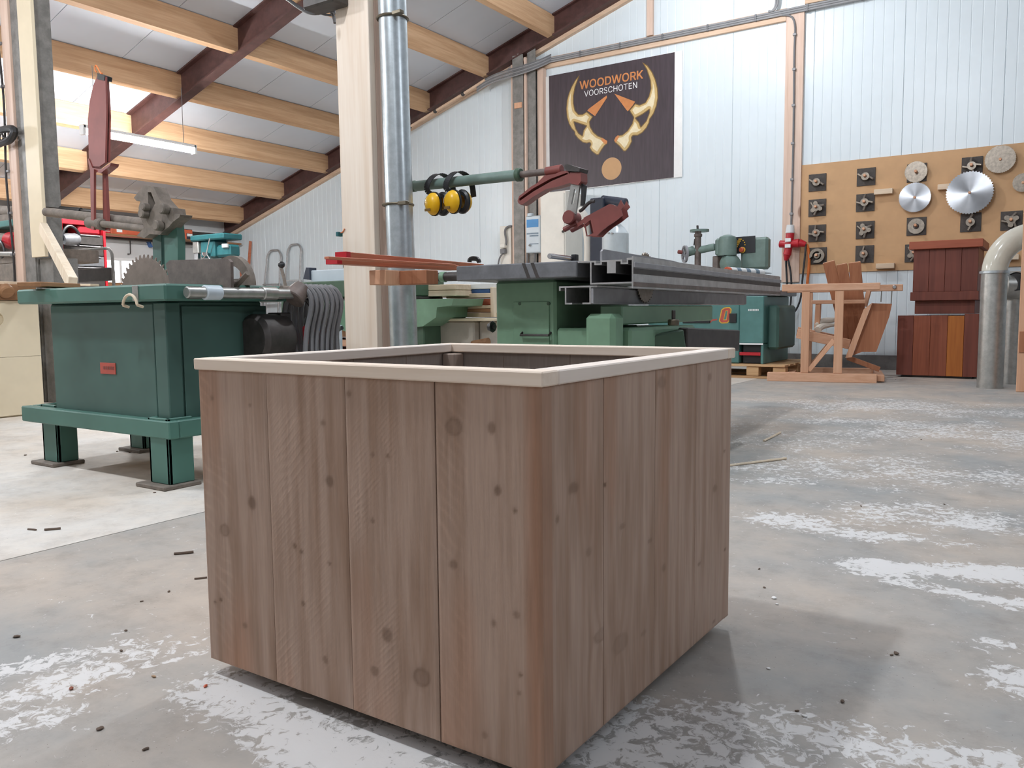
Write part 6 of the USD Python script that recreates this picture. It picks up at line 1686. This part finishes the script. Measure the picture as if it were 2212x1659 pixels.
# ---------------------------------------------------------------- two stacked dark planters by the wall
yn = 9.55
lo = thing("stacked_planter", "lower of two stacked hardwood planters, boards from amber to dark brown", "planter", (yx(2024, 815, yn), yn + .4, 0))
e = [yx(a, 760, yn) for a in (1937, 1971.5, 2008, 2045, 2080.5, 2112)]
lz1 = yz(2024, 682.5, yn)
for k in range(5):
    MB().box(e[k] + .001, e[k + 1] - .001, yn, yn + .025, .022, lz1 + (.006, 0, .004, .0, .02)[k], .002).build("board", ("mahogany_dark", "mahogany", "mahogany", "mahogany_amber", "mahogany_dark")[k], lo)
for k in range(4):
    MB().box(e[0], e[0] + .025, yn + .027 + k * .2, yn + .225 + k * .2, .022, lz1, .002).build("board", "mahogany", lo)
    MB().box(e[5] - .025, e[5], yn + .027 + k * .2, yn + .225 + k * .2, .022, lz1, .002).build("board", "mahogany", lo)
MB().box(e[0] + .026, e[5] - .026, yn + .80, yn + .825, .022, lz1, .002).build("back_board", "mahogany_dark", lo)
MB().box(e[0] + .03, e[5] - .03, yn + .03, yn + .79, lz1 - .02, lz1 - .004, .002).build("inner_floor", "mahogany_dark", lo)
MB().box(e[0] + .05, e[5] - .05, yn + .04, yn + .78, 0, .021, .002).build("foot", "dark_steel", lo)
up_ = thing("stacked_planter", "upper of two stacked hardwood planters, dark red-brown with wide rims", "planter", (yx(2040, 680, yn), yn + .4, lz1))
x0, x1 = yx(1972, 600, yn), yx(2112, 600, yn)
za, zb2, zc, zd = yz(2040, 649, yn), yz(2040, 630, yn), yz(2040, 537, yn), yz(2040, 519.5, yn)
u0, u1 = yx(1966, 640, yn - .03), yx(2114, 640, yn - .03)
MB().box(x0 + .02, x1 - .02, yn + .05, yn + .7, lz1 + .022, za, .003).build("base", "mahogany_dark", up_)
MB().box(u0, u1, yn - .03, yn + .74, za + .0005, zb2, .004).build("lower_rim", "mahogany_dark", up_)
for k in range(4):
    MB().box(x0 + (x1 - x0) * k / 4 + .001, x0 + (x1 - x0) * (k + 1) / 4 - .001, yn, yn + .026, zb2 + .0005, zc, .002).build("board", "mahogany_dark", up_)
for xx in (x0, x1 - .026):
    MB().box(xx, xx + .026, yn + .027, yn + .70, zb2 + .0005, zc, .002).build("side_board", "mahogany", up_)
MB().box(x0 + .027, x1 - .027, yn + .67, yn + .70, zb2 + .0005, zc, .002).build("back_board", "mahogany_dark", up_)
v0, v1 = yx(1964, 528, yn - .05), yx(2124, 528, yn - .05)
MB().box(v0, v1, yn - .05, yn + .76, zc + .0005, zd, .005).build("upper_rim", "mahogany_x", up_)

# ---------------------------------------------------------------- floor duct with its elbow, second duct, timber post at the right edge
fc = np.array([-.505, 8.60])
fr_ = .105
fz = 1.04
fd = thing("floor_duct", "thick galvanised floor duct topped by a glossy beige elbow at right", "duct", (*fc, 0))
MB().cyl((*fc, 0), (*fc, fz), fr_, n=40).build("pipe", "galvanised_dull", fd)
MB().lathe([(fr_ + .001, -.012), (fr_ + .014, -.010), (fr_ + .014, .010), (fr_ + .001, .012)], (*fc, fz), n=40).build("collar", "galvanised", fd)
er = .33
eld = np.array([math.cos(math.radians(20)), math.sin(math.radians(20)), 0])
pts = arc(np.array([*fc, fz]) + eld * er, er, 180, 95, eld, (0, 0, 1), 22)
MB().tube(pts, fr_ * .985, 32, caps=False).build("elbow", "pvc_elbow", fd)
MB().tube([pts[-1] - (pts[-1] - pts[-2]) * .2, pts[-1] + (pts[-1] - pts[-2]) / np.linalg.norm(pts[-1] - pts[-2]) * .5], fr_ * .99, 32).build("outlet_pipe", "pvc_elbow", fd)
f2 = np.array([-.37, 9.15])
t = thing("branch_duct", "second galvanised duct with an open dark branch behind the elbow duct", "duct", (*f2, 0))
MB().cyl((*f2, 0), (*f2, .95), .085, n=30).build("pipe", "galvanised_dull", t)
MB().cyl((f2[0] - .10, f2[1] - .12, .93), (f2[0] + .2, f2[1] + .0, .93), .13, n=30, bev=.02).build("branch", "galvanised_dull", t)
pp_ = Y(2195, 608, 8.95)
MB().lathe([(0, 0), (.075, 0), (.085, .01), (.085, -.05), (0, -.05)], pp_, (-.35, -.94, 0), 28).build("branch_mouth", "black_plastic", t)
rp = thing("edge_post", "brown timber post cut by the right edge beside the floor duct", "post", (-.30, 8.32, 0))
ypp = 8.30
xpl = yx(2205, 600, ypp)
MB().box(xpl, xpl + .16, ypp, ypp + .10, 0, yz(2205, 383, ypp), .004).build("post", "chair_wood", rp)
MB().box(xpl + .01, xpl + .15, ypp - .012, ypp - .0005, .34, .52, .003).build("cleat", "chair_dark", rp)

# ---------------------------------------------------------------- bits on the floor
for k, (p0, p1, r_, m_, lab) in enumerate((((1560, 1007), (1698, 990), .006, "pale_wood", "long thin pale stick on the floor right of the planter"), ((1650, 952), (1686, 934), .006, "pale_wood", "short thin pale stick on the floor near the saw's shadow"),
                                           ((96, 1144), (131, 1141), .004, "chip_dark", "dark twig-like sliver on the pale slab at left"), ((376, 1196), (418, 1192), .004, "chip_dark", "dark thin sliver on the grey floor left of the planter"), ((420, 1250), (447, 1247), .0025, "chip_dark", "dark straight sliver beside the planter's left edge"), ((78, 1144.5), (60, 1143), .003, "chip_dark", "tiny sliver left of the dark sliver on the pale slab"))):
    a, c_ = Z(*p0, r_), Z(*p1, r_)
    m_d = (a + c_) / 2 + np.array([.004, .003, 0]) * (1 if r_ < .005 else .5)
    MB().tube(smooth_path([a, m_d, c_], 10), r_, 6).build("wood_sliver", m_, label=lab, cat="sliver")
CHIPS = [(1672, 1293, .010, "paper"), (1678, 1306, .006, "paper"), (1936, 1413, .010, "chip_dark"), (1926, 1416, .006, "chip_dark"), (1651, 1270, .006, "chip_dark"), (334, 1065, .008, "chip_dark"), (36, 1377, .011, "chip_dark"), (154, 1489, .009, "mahogany"), (216, 1576, .009, "chip_dark"), (332, 1463, .008, "scrap_dust"), (444, 1484, .008, "orange_box"), (262, 1407, .007, "chip_dark"), (365, 1279, .007, "chip_dark"), (272, 1363, .006, "chip_dark"),
         (1820, 1517, .008, "chip_dark"), (1738, 1548, .007, "paper"), (1722, 1537, .006, "chip_dark"), (1860, 1094, .007, "chip_dark"), (1990, 950, .008, "chip_dark"), (315, 1620, .008, "chip_dark"), (55, 984, .010, "chip_dark"), (280, 978, .008, "chip_dark"), (253, 976, .009, "chip_dark"), (1935, 820, .008, "chip_dark"), (306, 1300, .006, "chip_dark"), (1660, 1445, .006, "paper"), (1640, 1230, .006, "chip_dark"), (2040, 1090, .006, "chip_dark")]
rg = np.random.default_rng(21)
for k, (a, b_, s_, m_) in enumerate(CHIPS):
    p = Z(a, b_, 0)
    m = trimesh.creation.icosphere(subdivisions=1, radius=1)
    s_ *= .55
    v = m.vertices * (1 + .35 * (rg.random((len(m.vertices), 1)) - .5)) * np.array([s_ * 1.4, s_ * (.6 + .5 * rg.random()), s_ * .5])
    an = rg.uniform(0, 3.1)
    v = np.stack([v[:, 0] * math.cos(an) - v[:, 1] * math.sin(an), v[:, 0] * math.sin(an) + v[:, 1] * math.cos(an), v[:, 2] - v[:, 2].min()], 1)
    MB().add(v + p, m.faces).build("floor_chip", m_, label="white crumb on the floor" if m_ == "paper" else "small brown wood chip lying on the concrete floor" if m_ != "orange_box" else "orange chip on the floor left of the planter", cat="wood chip", group={"paper": "white crumbs", "orange_box": None}.get(m_, "wood chips"))
